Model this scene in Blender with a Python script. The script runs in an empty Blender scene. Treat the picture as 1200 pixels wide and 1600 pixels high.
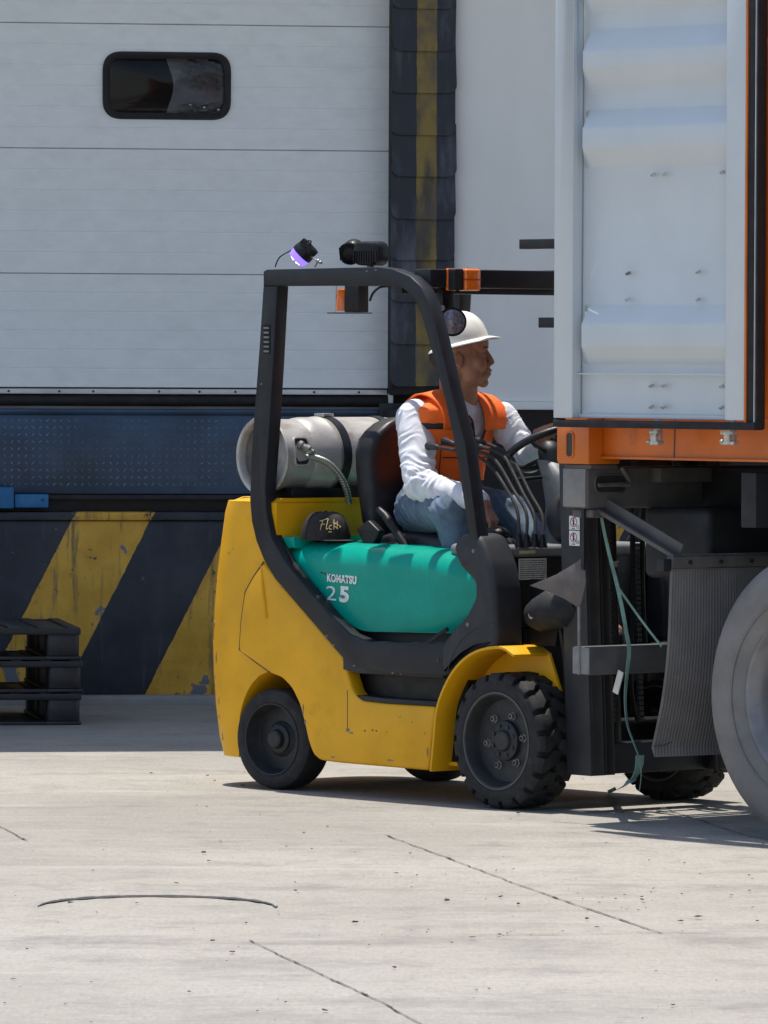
import bpy, bmesh, math, random
from mathutils import Vector, Matrix, noise
R = math.radians
sc = bpy.context.scene
random.seed(7)
# ---------------------------------------------------------------- camera
CAMH = 1.76; FPX = 10000.0
cam = bpy.data.objects.new('camera', bpy.data.cameras.new('camera'))
sc.collection.objects.link(cam)
cam.data.sensor_fit = 'HORIZONTAL'; cam.data.sensor_width = 36.0
cam.data.lens = FPX/1200*36
cam.data.clip_start = 1; cam.data.clip_end = 600
CM = Matrix.Translation((0, 0, CAMH)) @ (Matrix.Rotation(R(90-1.375), 4, 'X') @ Matrix.Rotation(0.0045, 4, 'Z'))
cam.matrix_world = CM
sc.camera = cam
# ---------------------------------------------------------------- light
TH = R(49)                                   # heading of forklift and trailer
A = Vector((math.cos(TH), -math.sin(TH), 0)); Vv = Vector((math.sin(TH), math.cos(TH), 0))
SH = -A*0.175 + Vv*0.035                       # horizontal part of sun direction per metre of height
S = Vector((SH.x, SH.y, 1)).normalized()
sun = bpy.data.objects.new('sun', bpy.data.lights.new('sun', 'SUN'))
sc.collection.objects.link(sun)
sun.data.energy = 4.0; sun.data.angle = R(0.53); sun.data.color = (1.0, 0.945, 0.86)
sun.rotation_euler = S.to_track_quat('Z', 'Y').to_euler()
w = bpy.data.worlds.new('World'); sc.world = w; w.use_nodes = True
nt = w.node_tree
sky = nt.nodes.new('ShaderNodeTexSky'); sky.sky_type = 'NISHITA'; sky.sun_disc = False
sky.sun_elevation = math.asin(S.z); sky.sun_rotation = math.atan2(S.x, S.y)
nt.links.new(sky.outputs[0], nt.nodes['Background'].inputs[0])
nt.nodes['Background'].inputs[1].default_value = 0.13
sc.view_settings.view_transform = 'Standard'; sc.view_settings.look = 'None'
sc.view_settings.exposure = 0.55; sc.view_settings.gamma = 1.0
# ---------------------------------------------------------------- frames (photo measurements -> metres on real planes)
def ray(px, py):
    d = CM.to_3x3() @ Vector(((px-600)/FPX, (800-py)/FPX, -1))
    return Vector((0, 0, CAMH)), d
def ground(px, py, z=0.0):
    o, d = ray(px, py); return o + d*((z-o.z)/d.z)
O = ground(775, 1265)                         # foot of near front wheel
def FP(px, py, v):                            # -> (u, z) on plane v
    o, d = ray(px, py); t = (v-(o-O).dot(Vv))/d.dot(Vv); p = o+d*t
    return ((p-O).dot(A), p.z)
def FU(px, py, u):                            # -> (v, z) on plane u
    o, d = ray(px, py); t = (u-(o-O).dot(A))/d.dot(A); p = o+d*t
    return ((p-O).dot(Vv), p.z)
WANG = math.atan(0.153)
WT = Vector((math.cos(WANG), math.sin(WANG), 0)); WN = Vector((math.sin(WANG), -math.cos(WANG), 0))
WO = ground(200, 1099)
def WP(px, py, d=0.0):                        # -> (t, z) on wall plane at offset d towards the yard
    o, r = ray(px, py); t = (d-(o-WO).dot(WN))/r.dot(WN); p = o+r*t
    return ((p-WO).dot(WT), p.z)
# ---------------------------------------------------------------- materials
def nodes_of(m):
    m.use_nodes = True; return m.node_tree, m.node_tree.nodes['Principled BSDF']
def N(nt, t, **k):
    n = nt.nodes.new(t)
    for a, b in k.items(): setattr(n, a, b)
    return n
def rgba(c): return (c[0], c[1], c[2], 1)
def mixc(nt, fac, a, b, blend='MIX'):
    n = N(nt, 'ShaderNodeMix', data_type='RGBA', blend_type=blend)
    if isinstance(fac, (int, float)): n.inputs[0].default_value = fac
    else: nt.links.new(fac, n.inputs[0])
    for s, x in ((n.inputs[6], a), (n.inputs[7], b)):
        if isinstance(x, (tuple, list)): s.default_value = rgba(x)
        else: nt.links.new(x, s)
    return n.outputs[2]
def noi(nt, vec, scale, detail=4, rough=.6):
    n = N(nt, 'ShaderNodeTexNoise'); n.inputs['Scale'].default_value = scale
    n.inputs['Detail'].default_value = detail; n.inputs['Roughness'].default_value = rough
    if vec: nt.links.new(vec, n.inputs['Vector'])
    return n.outputs['Fac']
def ramp(nt, fac, lo, hi, inv=False):
    n = N(nt, 'ShaderNodeMapRange', interpolation_type='SMOOTHSTEP')
    n.inputs[1].default_value = lo; n.inputs[2].default_value = hi
    if inv: n.inputs[3].default_value = 1; n.inputs[4].default_value = 0
    nt.links.new(fac, n.inputs[0]); return n.outputs[0]
def math_(nt, op, a, b=None, c=None):
    n = N(nt, 'ShaderNodeMath', operation=op)
    for i, x in enumerate((a, b, c)):
        if x is None: continue
        if isinstance(x, (int, float)): n.inputs[i].default_value = x
        else: nt.links.new(x, n.inputs[i])
    return n.outputs[0]
def coords(nt, scale=(1, 1, 1)):
    tc = N(nt, 'ShaderNodeTexCoord'); mp = N(nt, 'ShaderNodeMapping')
    mp.inputs['Scale'].default_value = scale
    nt.links.new(tc.outputs['Object'], mp.inputs[0]); return mp.outputs[0]
def bump(nt, b, h, strength=.3, dist=.01):
    n = N(nt, 'ShaderNodeBump'); n.inputs['Strength'].default_value = strength; n.inputs['Distance'].default_value = dist
    nt.links.new(h, n.inputs['Height']); nt.links.new(n.outputs[0], b.inputs['Normal'])
def mat(name, col, rough=.6, metal=0, var=.25, scale=6, dirt=None, dirt_lo=.58, dirt_hi=.7, dscale=4, spot=None, spot_t=.7, sscale=40, bmp=.1, bscale=120, coat=0, stretch=(1, 1, 1), spec=.5):
    m = bpy.data.materials.new(name); nt, b = nodes_of(m)
    co = coords(nt, stretch)
    dark = tuple(c*(1-var) for c in col); lite = tuple(min(1, c*(1+var*.5)) for c in col)
    c = mixc(nt, ramp(nt, noi(nt, co, scale, 6), .3, .7), dark, lite)
    rg = ramp(nt, noi(nt, co, scale*2.3, 5), .2, .8)
    if dirt: c = mixc(nt, math_(nt, 'MULTIPLY', ramp(nt, noi(nt, co, dscale, 8, .7), dirt_lo, dirt_hi), .8), c, dirt)
    if spot: c = mixc(nt, ramp(nt, noi(nt, co, sscale, 5, .65), spot_t, spot_t+.03), c, spot)
    nt.links.new(c, b.inputs['Base Color'])
    nt.links.new(math_(nt, 'MULTIPLY_ADD', rg, .22, rough-.1), b.inputs['Roughness'])
    b.inputs['Metallic'].default_value = metal; b.inputs['Coat Weight'].default_value = coat
    b.inputs['Specular IOR Level'].default_value = spec
    if bmp: bump(nt, b, noi(nt, co, bscale, 3), bmp, .003)
    return m
M = {}
M['yellow'] = mat('yellow_paint', (.78, .385, .006), .45, var=.14, scale=2.2, dirt=(.50, .24, .01), dirt_lo=.54, dirt_hi=.85, dscale=5, spot=(.16, .12, .08), spot_t=.72, sscale=18, bmp=.12, bscale=60, coat=.04, spec=.3)
M['green'] = mat('green_paint', (.0, .31, .225), .30, var=.14, scale=3, dirt=(.03, .12, .10), dirt_lo=.6, dirt_hi=.85, dscale=9, bmp=.05, bscale=20, coat=.0, spec=.22, spot=(.012, .10, .08), spot_t=.70, sscale=24)
M['frame'] = mat('charcoal_paint', (.016, .017, .021), .42, var=.25, scale=5, spot=(.09, .085, .08), spot_t=.73, sscale=30, bmp=.06, bscale=80, spec=.3)
M['plastic'] = mat('grey_plastic', (.030, .031, .035), .5, var=.25, scale=6, dirt=(.055, .053, .052), dirt_lo=.5, dirt_hi=.85, dscale=5, spot=(.15, .14, .14), spot_t=.735, sscale=26, bmp=.2, bscale=400, spec=.3)
M['ltplastic'] = mat('light_grey_plastic', (.17, .18, .19), .5, var=.2, scale=6, dirt=(.09, .09, .09), dscale=6)
M['black'] = mat('black_plastic', (.008, .008, .010), .42, var=.3, scale=8, spec=.3)
M['blackmat'] = mat('black_rubber', (.011, .011, .013), .75, var=.3, scale=8, dirt=(.035, .033, .031), dirt_lo=.55, dirt_hi=.8, dscale=10)
M['vinyl'] = mat('black_vinyl', (.007, .007, .009), .5, var=.3, scale=8, dirt=(.05, .05, .05), bmp=.2, bscale=150)
M['tyre'] = mat('tyre_rubber', (.013, .013, .014), .78, var=.3, scale=9, dirt=(.045, .041, .038), dirt_lo=.48, dirt_hi=.8, dscale=14, bmp=.4, bscale=90)
M['tyredust'] = mat('dusty_tyre_rubber', (.20, .187, .175), .85, var=.25, scale=5, dirt=(.20, .185, .165), dirt_lo=.42, dirt_hi=.75, dscale=6, bmp=.3, bscale=90)
M['rim'] = mat('rim_dark', (.014, .015, .018), .55, var=.3, scale=8, dirt=(.035, .031, .028), dirt_lo=.5, dirt_hi=.75, dscale=12)
M['rimgrey'] = mat('rim_grey', (.26, .25, .25), .5, var=.25, scale=6, metal=.3, dirt=(.10, .085, .075), dscale=7)
M['steel'] = mat('worn_steel', (.42, .41, .39), .4, metal=.85, var=.3, scale=12)
M['bolt'] = mat('dusty_bolt', (.22, .2, .18), .5, metal=.5, var=.3, scale=40)
M['tank'] = mat('tank_paint', (.52, .50, .47), .42, metal=.25, var=.3, scale=5, dirt=(.22, .14, .10), dirt_lo=.48, dirt_hi=.70, dscale=7, spot=(.1, .09, .08), spot_t=.69, sscale=45, stretch=(1, .5, 1))
M['brass'] = mat('brass', (.5, .38, .16), .4, metal=.8)
M['whitepaint'] = mat('door_white', (.76, .79, .80), .42, var=.04, scale=14, dirt=(.66, .69, .70), dirt_lo=.50, dirt_hi=.80, dscale=6, stretch=(.7, 1, 1.3), bmp=.12, bscale=140)
M['wallwhite'] = mat('wall_white', (.80, .82, .82), .5, var=.05, scale=2, dirt=(.73, .75, .75), dirt_lo=.55, dirt_hi=.85, dscale=1.3, stretch=(1, 1, .4), spot=(.36, .35, .33), spot_t=.74, sscale=22)
M['contwhite'] = mat('container_white', (.58, .61, .62), .4, var=.04, scale=3, dirt=(.53, .55, .55), dirt_lo=.55, dirt_hi=.85, dscale=2, spot=(.38, .33, .27), spot_t=.745, sscale=30)
M['orange'] = mat('container_orange', (.66, .15, .008), .42, var=.16, scale=4, dirt=(.33, .09, .03), dirt_lo=.56, dirt_hi=.8, dscale=5, spot=(.10, .05, .03), spot_t=.72, sscale=30, coat=.1)
M['chassis'] = mat('chassis_grey', (.10, .092, .088), .6, var=.25, scale=6, dirt=(.17, .15, .135), dirt_lo=.5, dirt_hi=.8, dscale=5, bmp=.2, bscale=60)
M['chassisdark'] = mat('chassis_dark', (.014, .015, .018), .65, var=.3, scale=5, dirt=(.04, .036, .034), dscale=5)
M['flap'] = mat('flap_rubber', (.17, .155, .148), .7, var=.2, scale=4, dirt=(.17, .155, .14), dscale=4)
M['alu'] = mat('aluminium', (.6, .6, .6), .4, metal=.4, var=.15, scale=8)
M['shirt'] = mat('white_cotton', (.70, .71, .76), .85, var=.05, scale=9, bmp=.25, bscale=300)
M['vest'] = mat('orange_fabric', (1.0, .155, .012), .75, var=.12, scale=9, bmp=.3, bscale=160)
M['strapblack'] = mat('black_webbing', (.018, .016, .018), .7)
M['jeans'] = mat('denim', (.10, .15, .21), .85, var=.3, scale=14, dirt=(.20, .26, .31), dirt_lo=.45, dirt_hi=.8, dscale=5, bmp=.4, bscale=260)
M['skin'] = mat('skin', (.33, .15, .09), .55, var=.14, scale=16, bmp=.15, bscale=220)
M['hair'] = mat('dark_hair', (.02, .015, .012), .7)
M['helmet'] = mat('helmet_white', (.86, .86, .82), .32, var=.05, scale=8, bmp=.0, coat=.2)
M['cap'] = mat('cap_cloth', (.017, .014, .014), .85, var=.3, scale=20, bmp=.4, bscale=250)
M['gold'] = mat('gold_thread', (.62, .46, .2), .6, var=.2, scale=60)
M['lettering'] = mat('white_decal', (.75, .78, .76), .5, var=.2, scale=40)
M['decal'] = mat('paper_decal', (.62, .61, .57), .55, var=.1, scale=30)
M['red'] = mat('red_ink', (.5, .04, .04), .5); M['ink'] = mat('dark_ink', (.03, .03, .03), .5)
M['greenstrap'] = mat('green_webbing', (.19, .32, .26), .8, var=.3, scale=20)
M['blue'] = mat('blue_paint', (.012, .155, .36), .5, var=.25, scale=8, dirt=(.03, .05, .07), dscale=8)
M['amber'] = mat('amber_lens', (.95, .20, .015), .22, var=.2, scale=60, coat=.5)
M['concrete'] = mat('concrete_grey', (.27, .26, .245), .85, var=.2, scale=3, bmp=.3, bscale=40)
M['lens'] = mat('clear_lens', (.3, .29, .35), .15, metal=.3, var=.6, scale=90, bmp=.6, bscale=90)
M['plate'] = mat('brown_plate', (.115, .095, .088), .6, var=.25, scale=8, dirt=(.2, .13, .10), dirt_lo=.5, dirt_hi=.8, dscale=8)
M['palegrey'] = mat('lit_end_rod_grey', (.24, .23, .22), .7, var=.25, scale=9, dirt=(.13, .12, .11), dirt_lo=.5, dirt_hi=.75, dscale=9)  # paler than chassis grey: light on the end faces put into colour; also the rod
M['galv'] = mat('galvanised', (.45, .44, .40), .45, metal=.5, var=.3, scale=30)
M['void'] = mat('deep_black', (.003, .003, .004), .8, var=0, bmp=0)
M['eye'] = mat('eye', (.12, .08, .06), .2, var=.0)
def emis(name, c, s):
    m = bpy.data.materials.new(name); nt, b = nodes_of(m)
    b.inputs['Base Color'].default_value = rgba(c); b.inputs['Emission Color'].default_value = rgba(c); b.inputs['Emission Strength'].default_value = s
    return m
M['led'] = emis('violet_led', (.17, .10, 1.0), 1.6)
M['ledcore'] = emis('violet_led_core', (.7, .6, 1.0), 3.5)
# glass of the dock door window
m = bpy.data.materials.new('window_glass'); nt = (m.__setattr__('use_nodes', True), m.node_tree)[1]; nt.nodes.clear()
g = N(nt, 'ShaderNodeBsdfGlossy'); g.inputs['Roughness'].default_value = .06; g.inputs['Color'].default_value = (.9, .95, 1, 1)
t = N(nt, 'ShaderNodeBsdfTransparent'); t.inputs[0].default_value = (.8, .8, .82, 1)
fr = N(nt, 'ShaderNodeFresnel'); fr.inputs[0].default_value = 1.28
x = N(nt, 'ShaderNodeMixShader'); o = N(nt, 'ShaderNodeOutputMaterial')
nt.links.new(fr.outputs[0], x.inputs[0]); nt.links.new(t.outputs[0], x.inputs[1]); nt.links.new(g.outputs[0], x.inputs[2]); nt.links.new(x.outputs[0], o.inputs[0])
M['glass'] = m
# yard concrete
m = bpy.data.materials.new('yard_concrete'); nt, b = nodes_of(m)
co = coords(nt)
c = mixc(nt, ramp(nt, noi(nt, co, .35, 6, .6), .3, .7), (.285, .266, .232), (.378, .355, .313))
c = mixc(nt, math_(nt, 'MULTIPLY', ramp(nt, noi(nt, co, 1.7, 8, .72), .48, .68), .7), c, (.225, .216, .20))
c = mixc(nt, math_(nt, 'MULTIPLY', ramp(nt, noi(nt, coords(nt, (.5, 4, 1)), 2.2, 8, .75), .52, .70), .5), c, (.42, .40, .36))
c = mixc(nt, math_(nt, 'MULTIPLY', ramp(nt, noi(nt, coords(nt, (1, 2.5, 1)), 9, 8, .8), .55, .66), .6), c, (.19, .18, .17))
gr1 = noi(nt, coords(nt, (1, .13, 1)), 75, 4, .75)
c = mixc(nt, math_(nt, 'MULTIPLY', ramp(nt, gr1, .50, .72), .38), c, (.20, .19, .172))
c = mixc(nt, math_(nt, 'MULTIPLY', ramp(nt, gr1, .32, .47, True), .30), c, (.46, .44, .395))
c = mixc(nt, math_(nt, 'MULTIPLY', ramp(nt, noi(nt, coords(nt, (1, .2, 1)), 16, 6, .75), .52, .66), .25), c, (.22, .21, .19))
c = mixc(nt, math_(nt, 'MULTIPLY', ramp(nt, noi(nt, co, 60, 4, .7), .35, .7), .35), c, (.24, .23, .215))
c = mixc(nt, math_(nt, 'MULTIPLY', ramp(nt, noi(nt, co, 3.3, 10, .85), .50, .62), .45), c, (.20, .19, .175))
c = mixc(nt, math_(nt, 'MULTIPLY', ramp(nt, noi(nt, coords(nt, (.25, 1.6, 1)), 1.2, 6, .7), .55, .72), .45), c, (.44, .42, .38))
c = mixc(nt, math_(nt, 'MULTIPLY', ramp(nt, noi(nt, co, 28, 3, .6), .735, .75), .7), c, (.09, .085, .08))
c = mixc(nt, math_(nt, 'MULTIPLY', ramp(nt, noi(nt, coords(nt, (1.2, 9, 1)), 3.0, 10, .85), .56, .66), .42), c, (.155, .148, .138))
c = mixc(nt, math_(nt, 'MULTIPLY', ramp(nt, noi(nt, coords(nt, (1, 5, 1)), 14, 6, .8), .60, .70), .5), c, (.47, .45, .41))
wv = N(nt, 'ShaderNodeTexWave', wave_type='RINGS'); wv.inputs['Scale'].default_value = .16; wv.inputs['Distortion'].default_value = 1.2; wv.inputs['Detail'].default_value = 2
mpw = N(nt, 'ShaderNodeMapping'); mpw.inputs['Location'].default_value = (7, -34, 0); nt.links.new(co, mpw.inputs[0]); nt.links.new(mpw.outputs[0], wv.inputs[0])
tm = math_(nt, 'MULTIPLY', ramp(nt, wv.outputs['Fac'], .90, .97), ramp(nt, noi(nt, co, 2.2, 5, .7), .45, .62))
c = mixc(nt, math_(nt, 'MULTIPLY', tm, .30), c, (.12, .115, .11))
nt.links.new(c, b.inputs['Base Color']); b.inputs['Roughness'].default_value = .88; b.inputs['Specular IOR Level'].default_value = .25
bump(nt, b, noi(nt, co, 35, 8, .75), .55, .012)
M['yard'] = m
# striped dock wall: local x along the wall, z up
def stripes_mat(t0, slope, period, width):
    m = bpy.data.materials.new('striped_dock_paint'); nt, b = nodes_of(m)
    tc = N(nt, 'ShaderNodeTexCoord'); sp = N(nt, 'ShaderNodeSeparateXYZ'); nt.links.new(tc.outputs['Object'], sp.inputs[0])
    co = tc.outputs['Object']
    wob = math_(nt, 'MULTIPLY_ADD', noi(nt, co, 14, 4, .7), .02, -.01)
    s = math_(nt, 'ADD', math_(nt, 'SUBTRACT', math_(nt, 'MULTIPLY_ADD', sp.outputs['Z'], -slope, sp.outputs['X']), t0), wob)
    f = math_(nt, 'FRACT', math_(nt, 'DIVIDE', s, period))
    isy = math_(nt, 'LESS_THAN', f, width/period)
    yel = mixc(nt, ramp(nt, noi(nt, co, 5, 6), .3, .7), (.52, .265, .018), (.68, .38, .045))
    drip = noi(nt, coords(nt, (9, 9, .9)), 2.2, 7, .7)
    yel = mixc(nt, math_(nt, 'MULTIPLY', ramp(nt, drip, .52, .66), .8), yel, (.12, .09, .055))
    yel = mixc(nt, ramp(nt, noi(nt, co, 4.5, 8, .66), .60, .615), yel, (.15, .155, .17))
    yel = mixc(nt, ramp(nt, noi(nt, co, 13, 7, .75), .61, .63), yel, (.05, .045, .04))
    blk = mixc(nt, ramp(nt, noi(nt, co, 4, 6), .3, .75), (.012, .016, .024), (.034, .038, .048))
    blk = mixc(nt, math_(nt, 'MULTIPLY', ramp(nt, drip, .57, .75), .6), blk, (.085, .08, .08))
    blk = mixc(nt, ramp(nt, noi(nt, co, 20, 6, .65), .69, .70), blk, (.20, .19, .17))
    blk = mixc(nt, math_(nt, 'MULTIPLY', ramp(nt, noi(nt, co, 2.2, 6), .5, .75), .5), blk, (.07, .065, .055))
    nt.links.new(mixc(nt, isy, blk, yel), b.inputs['Base Color']); b.inputs['Roughness'].default_value = .62
    bump(nt, b, noi(nt, co, 22, 8, .7), .35, .012)
    return m
def banded_mat(x0, x1):
    m = bpy.data.materials.new('seal_cover'); nt, b = nodes_of(m)
    tc = N(nt, 'ShaderNodeTexCoord'); sp = N(nt, 'ShaderNodeSeparateXYZ'); nt.links.new(tc.outputs['Object'], sp.inputs[0])
    co = tc.outputs['Object']
    wx = math_(nt, 'ADD', sp.outputs['X'], math_(nt, 'MULTIPLY_ADD', noi(nt, co, 30, 4), .008, -.004))
    isy = math_(nt, 'MULTIPLY', math_(nt, 'GREATER_THAN', wx, x0), math_(nt, 'LESS_THAN', wx, x1))
    drip = noi(nt, coords(nt, (6, 6, 1.6)), 1.6, 6, .6)
    yel = mixc(nt, ramp(nt, drip, .38, .62), (.22, .15, .03), (.05, .042, .028))
    yel = mixc(nt, math_(nt, 'MULTIPLY', ramp(nt, noi(nt, co, 5, 6), .45, .7), .8), yel, (.075, .068, .055))
    blk = mixc(nt, ramp(nt, drip, .45, .75), (.014, .018, .028), (.085, .095, .12))
    nt.links.new(mixc(nt, isy, blk, yel), b.inputs['Base Color']); b.inputs['Roughness'].default_value = .5
    bump(nt, b, noi(nt, co, 12, 6), .4, .01)
    return m
# ---------------------------------------------------------------- mesh helpers
def tag(o, label=None, cat=None, group=None, kind=None):
    for k, v in (('label', label), ('category', cat), ('group', group), ('kind', kind)):
        if v: o[k] = v
    return o
def empty(name, loc, rz=0, **k):
    o = bpy.data.objects.new(name, None); sc.collection.objects.link(o)
    o.location = loc; o.rotation_euler = (0, 0, rz); o.empty_display_size = .2
    return tag(o, **k)
def fillet(pts, r, n=4):
    out = []; L = len(pts)
    for i in range(L):
        p = Vector(pts[i]); a = Vector(pts[i-1])-p; b = Vector(pts[(i+1) % L])-p
        la, lb = a.length, b.length
        if la < 1e-6 or lb < 1e-6: continue
        a /= la; b /= lb
        rr = r[i] if isinstance(r, (list, tuple)) else r
        d = min(rr, la*.45, lb*.45)
        if d < 1e-5 or abs(a.dot(b)) > .9995: out.append(tuple(p)); continue
        p0 = p+a*d; p1 = p+b*d
        for k in range(n+1):
            t = k/n; q = p0*(1-t)**2 + p*2*t*(1-t) + p1*t*t; out.append(tuple(q))
    return out
def inset(poly, d):
    L = len(poly); area = sum(poly[i][0]*poly[(i+1) % L][1]-poly[(i+1) % L][0]*poly[i][1] for i in range(L))
    s = 1 if area > 0 else -1; out = []
    for i in range(L):
        p = Vector(poly[i]); a = (p-Vector(poly[i-1])); b = (Vector(poly[(i+1) % L])-p)
        if a.length < 1e-7: a = b
        if b.length < 1e-7: b = a
        a = a.normalized(); b = b.normalized()
        na = Vector((-a.y, a.x))*s; nb = Vector((-b.y, b.x))*s
        n = na+nb
        if n.length < 1e-4: n = na
        n.normalize(); k = d/max(.45, n.dot(na)); out.append(tuple(p+n*k))
    return out
class MB:
    def __init__(s): s.bm = bmesh.new()
    def faces(s, vs, fs):
        bv = [s.bm.verts.new(v) for v in vs]
        for f in fs:
            try: s.bm.faces.new([bv[i] for i in f])
            except ValueError: pass
        return s
    def box(s, x0, x1, y0, y1, z0, z1, mtx=None):
        vs = [Vector((x, y, z)) for x in (x0, x1) for y in (y0, y1) for z in (z0, z1)]
        if mtx: vs = [mtx @ v for v in vs]
        return s.faces(vs, [(0, 1, 3, 2), (4, 6, 7, 5), (0, 4, 5, 1), (2, 3, 7, 6), (0, 2, 6, 4), (1, 5, 7, 3)])
    def obox(s, c, size, mtx=None):
        m = Matrix.Translation(c) @ (mtx.to_4x4() if mtx else Matrix())
        a, b, d = (q/2 for q in size); return s.box(-a, a, -b, b, -d, d, m)
    def loft(s, rings, cap=True, closed=True):
        vs = [v for r in rings for v in r]; n = len(rings[0]); fs = []
        for i in range(len(rings)-1):
            for j in range(n if closed else n-1):
                k = (j+1) % n; fs.append((i*n+j, i*n+k, (i+1)*n+k, (i+1)*n+j))
        if cap: fs.append(tuple(range(n))[::-1]); fs.append(tuple(range((len(rings)-1)*n, len(rings)*n)))
        return s.faces(vs, fs)
    def tube(s, pts, r, seg=10, cap=True):
        pts = [Vector(p) for p in pts]; rings = []; up = None
        for i, p in enumerate(pts):
            t = (pts[min(i+1, len(pts)-1)]-pts[max(i-1, 0)]).normalized()
            if up is None: up = t.orthogonal().normalized()
            up = (up-t*up.dot(t)).normalized(); si = t.cross(up)
            rr = r[i] if isinstance(r, (list, tuple)) else r
            rings.append([p+up*rr*math.cos(2*math.pi*k/seg)+si*rr*math.sin(2*math.pi*k/seg) for k in range(seg)])
        return s.loft(rings, cap)
    def ring(s, c, n, R_, r, seg=48, sec=10, a0=0, a1=2*math.pi):
        n = Vector(n).normalized(); x = n.orthogonal().normalized(); y = n.cross(x)
        full = abs(a1-a0-2*math.pi) < 1e-6
        rings = []
        for i in range(seg+(0 if full else 1)):
            a = a0+(a1-a0)*i/seg; d = x*math.cos(a)+y*math.sin(a)
            rings.append([Vector(c)+d*(R_+r*math.cos(2*math.pi*k/sec))+n*r*math.sin(2*math.pi*k/sec) for k in range(sec)])
        if full: rings.append(rings[0])
        return s.loft(rings, cap=not full)
    def lathe(s, c, axis, prof, seg=48):                   # prof: list of (radius, distance along axis)
        n = Vector(axis).normalized(); x = n.orthogonal().normalized(); y = n.cross(x); c = Vector(c)
        vs = []; fs = []; L = len(prof)
        for (r, h) in prof:
            for k in range(seg):
                a = 2*math.pi*k/seg; vs.append(c+n*h+(x*math.cos(a)+y*math.sin(a))*max(r, 1e-4))
        for i in range(L-1):
            for k in range(seg):
                j = (k+1) % seg; fs.append((i*seg+k, i*seg+j, (i+1)*seg+j, (i+1)*seg+k))
        return s.faces(vs, fs)
    def prism(s, poly, v0, v1, r=0, n=3, plane='uz'):      # outline in (u,z) pushed through v
        def P(q, v): return (q[0], v, q[1]) if plane == 'uz' else ((v, q[0], q[1]) if plane == 'vz' else (q[0], q[1], v))
        rings = []
        if r > 0:
            for k in range(n+1):
                a = math.pi/2*k/n; rings.append([P(q, v0+r*(1-math.sin(a))) for q in inset(poly, r*(1-math.cos(a)))])
            rings = rings[::-1]
            for k in range(n+1):
                a = math.pi/2*k/n; rings.append([P(q, v1-r*(1-math.sin(a))) for q in inset(poly, r*(1-math.cos(a)))])
        else: rings = [[P(q, v0) for q in poly], [P(q, v1) for q in poly]]
        return s.loft(rings)
    def ell(s, c, rad, mtx=None, seg=20, rings=12):
        vs = []; fs = []
        for i in range(rings+1):
            th = math.pi*i/rings
            for k in range(seg):
                a = 2*math.pi*k/seg
                p = Vector((rad[0]*math.sin(th)*math.cos(a), rad[1]*math.sin(th)*math.sin(a), rad[2]*math.cos(th)))
                if mtx: p = mtx @ p
                vs.append(p+Vector(c))
        for i in range(rings):
            for k in range(seg):
                j = (k+1) % seg; fs.append((i*seg+k, (i+1)*seg+k, (i+1)*seg+j, i*seg+j))
        return s.faces(vs, fs)
    def cap(s, p0, p1, r0, r1=None, seg=16):               # tapered capsule
        r1 = r0 if r1 is None else r1; p0 = Vector(p0); p1 = Vector(p1); t = (p1-p0).normalized()
        pts = []; rs = []
        for k in range(5): a = math.pi/2*k/4; pts.append(p0-t*r0*math.cos(a)); rs.append(max(r0*math.sin(a), .0004))
        for k in range(5): a = math.pi/2*(1-k/4); pts.append(p1+t*r1*math.cos(a)); rs.append(max(r1*math.sin(a), .0004))
        return s.tube(pts, rs, seg)
    def build(s, name, m, parent=None, bev=0, seg=2, sharp=38, smooth=True, **k):
        bm = s.bm
        bmesh.ops.remove_doubles(bm, verts=bm.verts, dist=2e-5)
        bmesh.ops.dissolve_degenerate(bm, edges=bm.edges, dist=1e-6)
        bmesh.ops.recalc_face_normals(bm, faces=bm.faces)
        if bev:
            es = [e for e in bm.edges if len(e.link_faces) == 2 and e.calc_face_angle(0) > R(30)]
            if es: bmesh.ops.bevel(bm, geom=es, offset=bev, segments=seg, affect='EDGES', profile=.5, clamp_overlap=True)
        me = bpy.data.meshes.new(name); bm.to_mesh(me); bm.free()
        if smooth:
            me.shade_smooth(); me.set_sharp_from_angle(angle=R(sharp))
        me.materials.append(M[m] if isinstance(m, str) else m)
        o = bpy.data.objects.new(name, me); sc.collection.objects.link(o)
        if parent: o.parent = parent
        return tag(o, **k)
def remesh(mb, name, m, parent, vox, smooth_it=3, disp=None, **k):
    mb2 = mb.build(name, m, None)
    md = mb2.modifiers.new('r', 'REMESH'); md.mode = 'VOXEL'; md.voxel_size = vox; md.adaptivity = 0
    dg = bpy.context.evaluated_depsgraph_get(); me = bpy.data.meshes.new_from_object(mb2.evaluated_get(dg))
    mb2.modifiers.clear(); old = mb2.data; mb2.data = me; bpy.data.meshes.remove(old); me.name = name
    bm = bmesh.new(); bm.from_mesh(me)
    for _ in range(smooth_it): bmesh.ops.smooth_vert(bm, verts=bm.verts, factor=.5, use_axis_x=True, use_axis_y=True, use_axis_z=True)
    bm.normal_update()
    if disp:
        for v in bm.verts: v.co = v.co + v.normal*disp(v.co)
    bm.to_mesh(me); bm.free(); me.shade_smooth()
    if not me.materials: me.materials.append(M[m])
    mb2.parent = parent
    return tag(mb2, **k)
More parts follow.
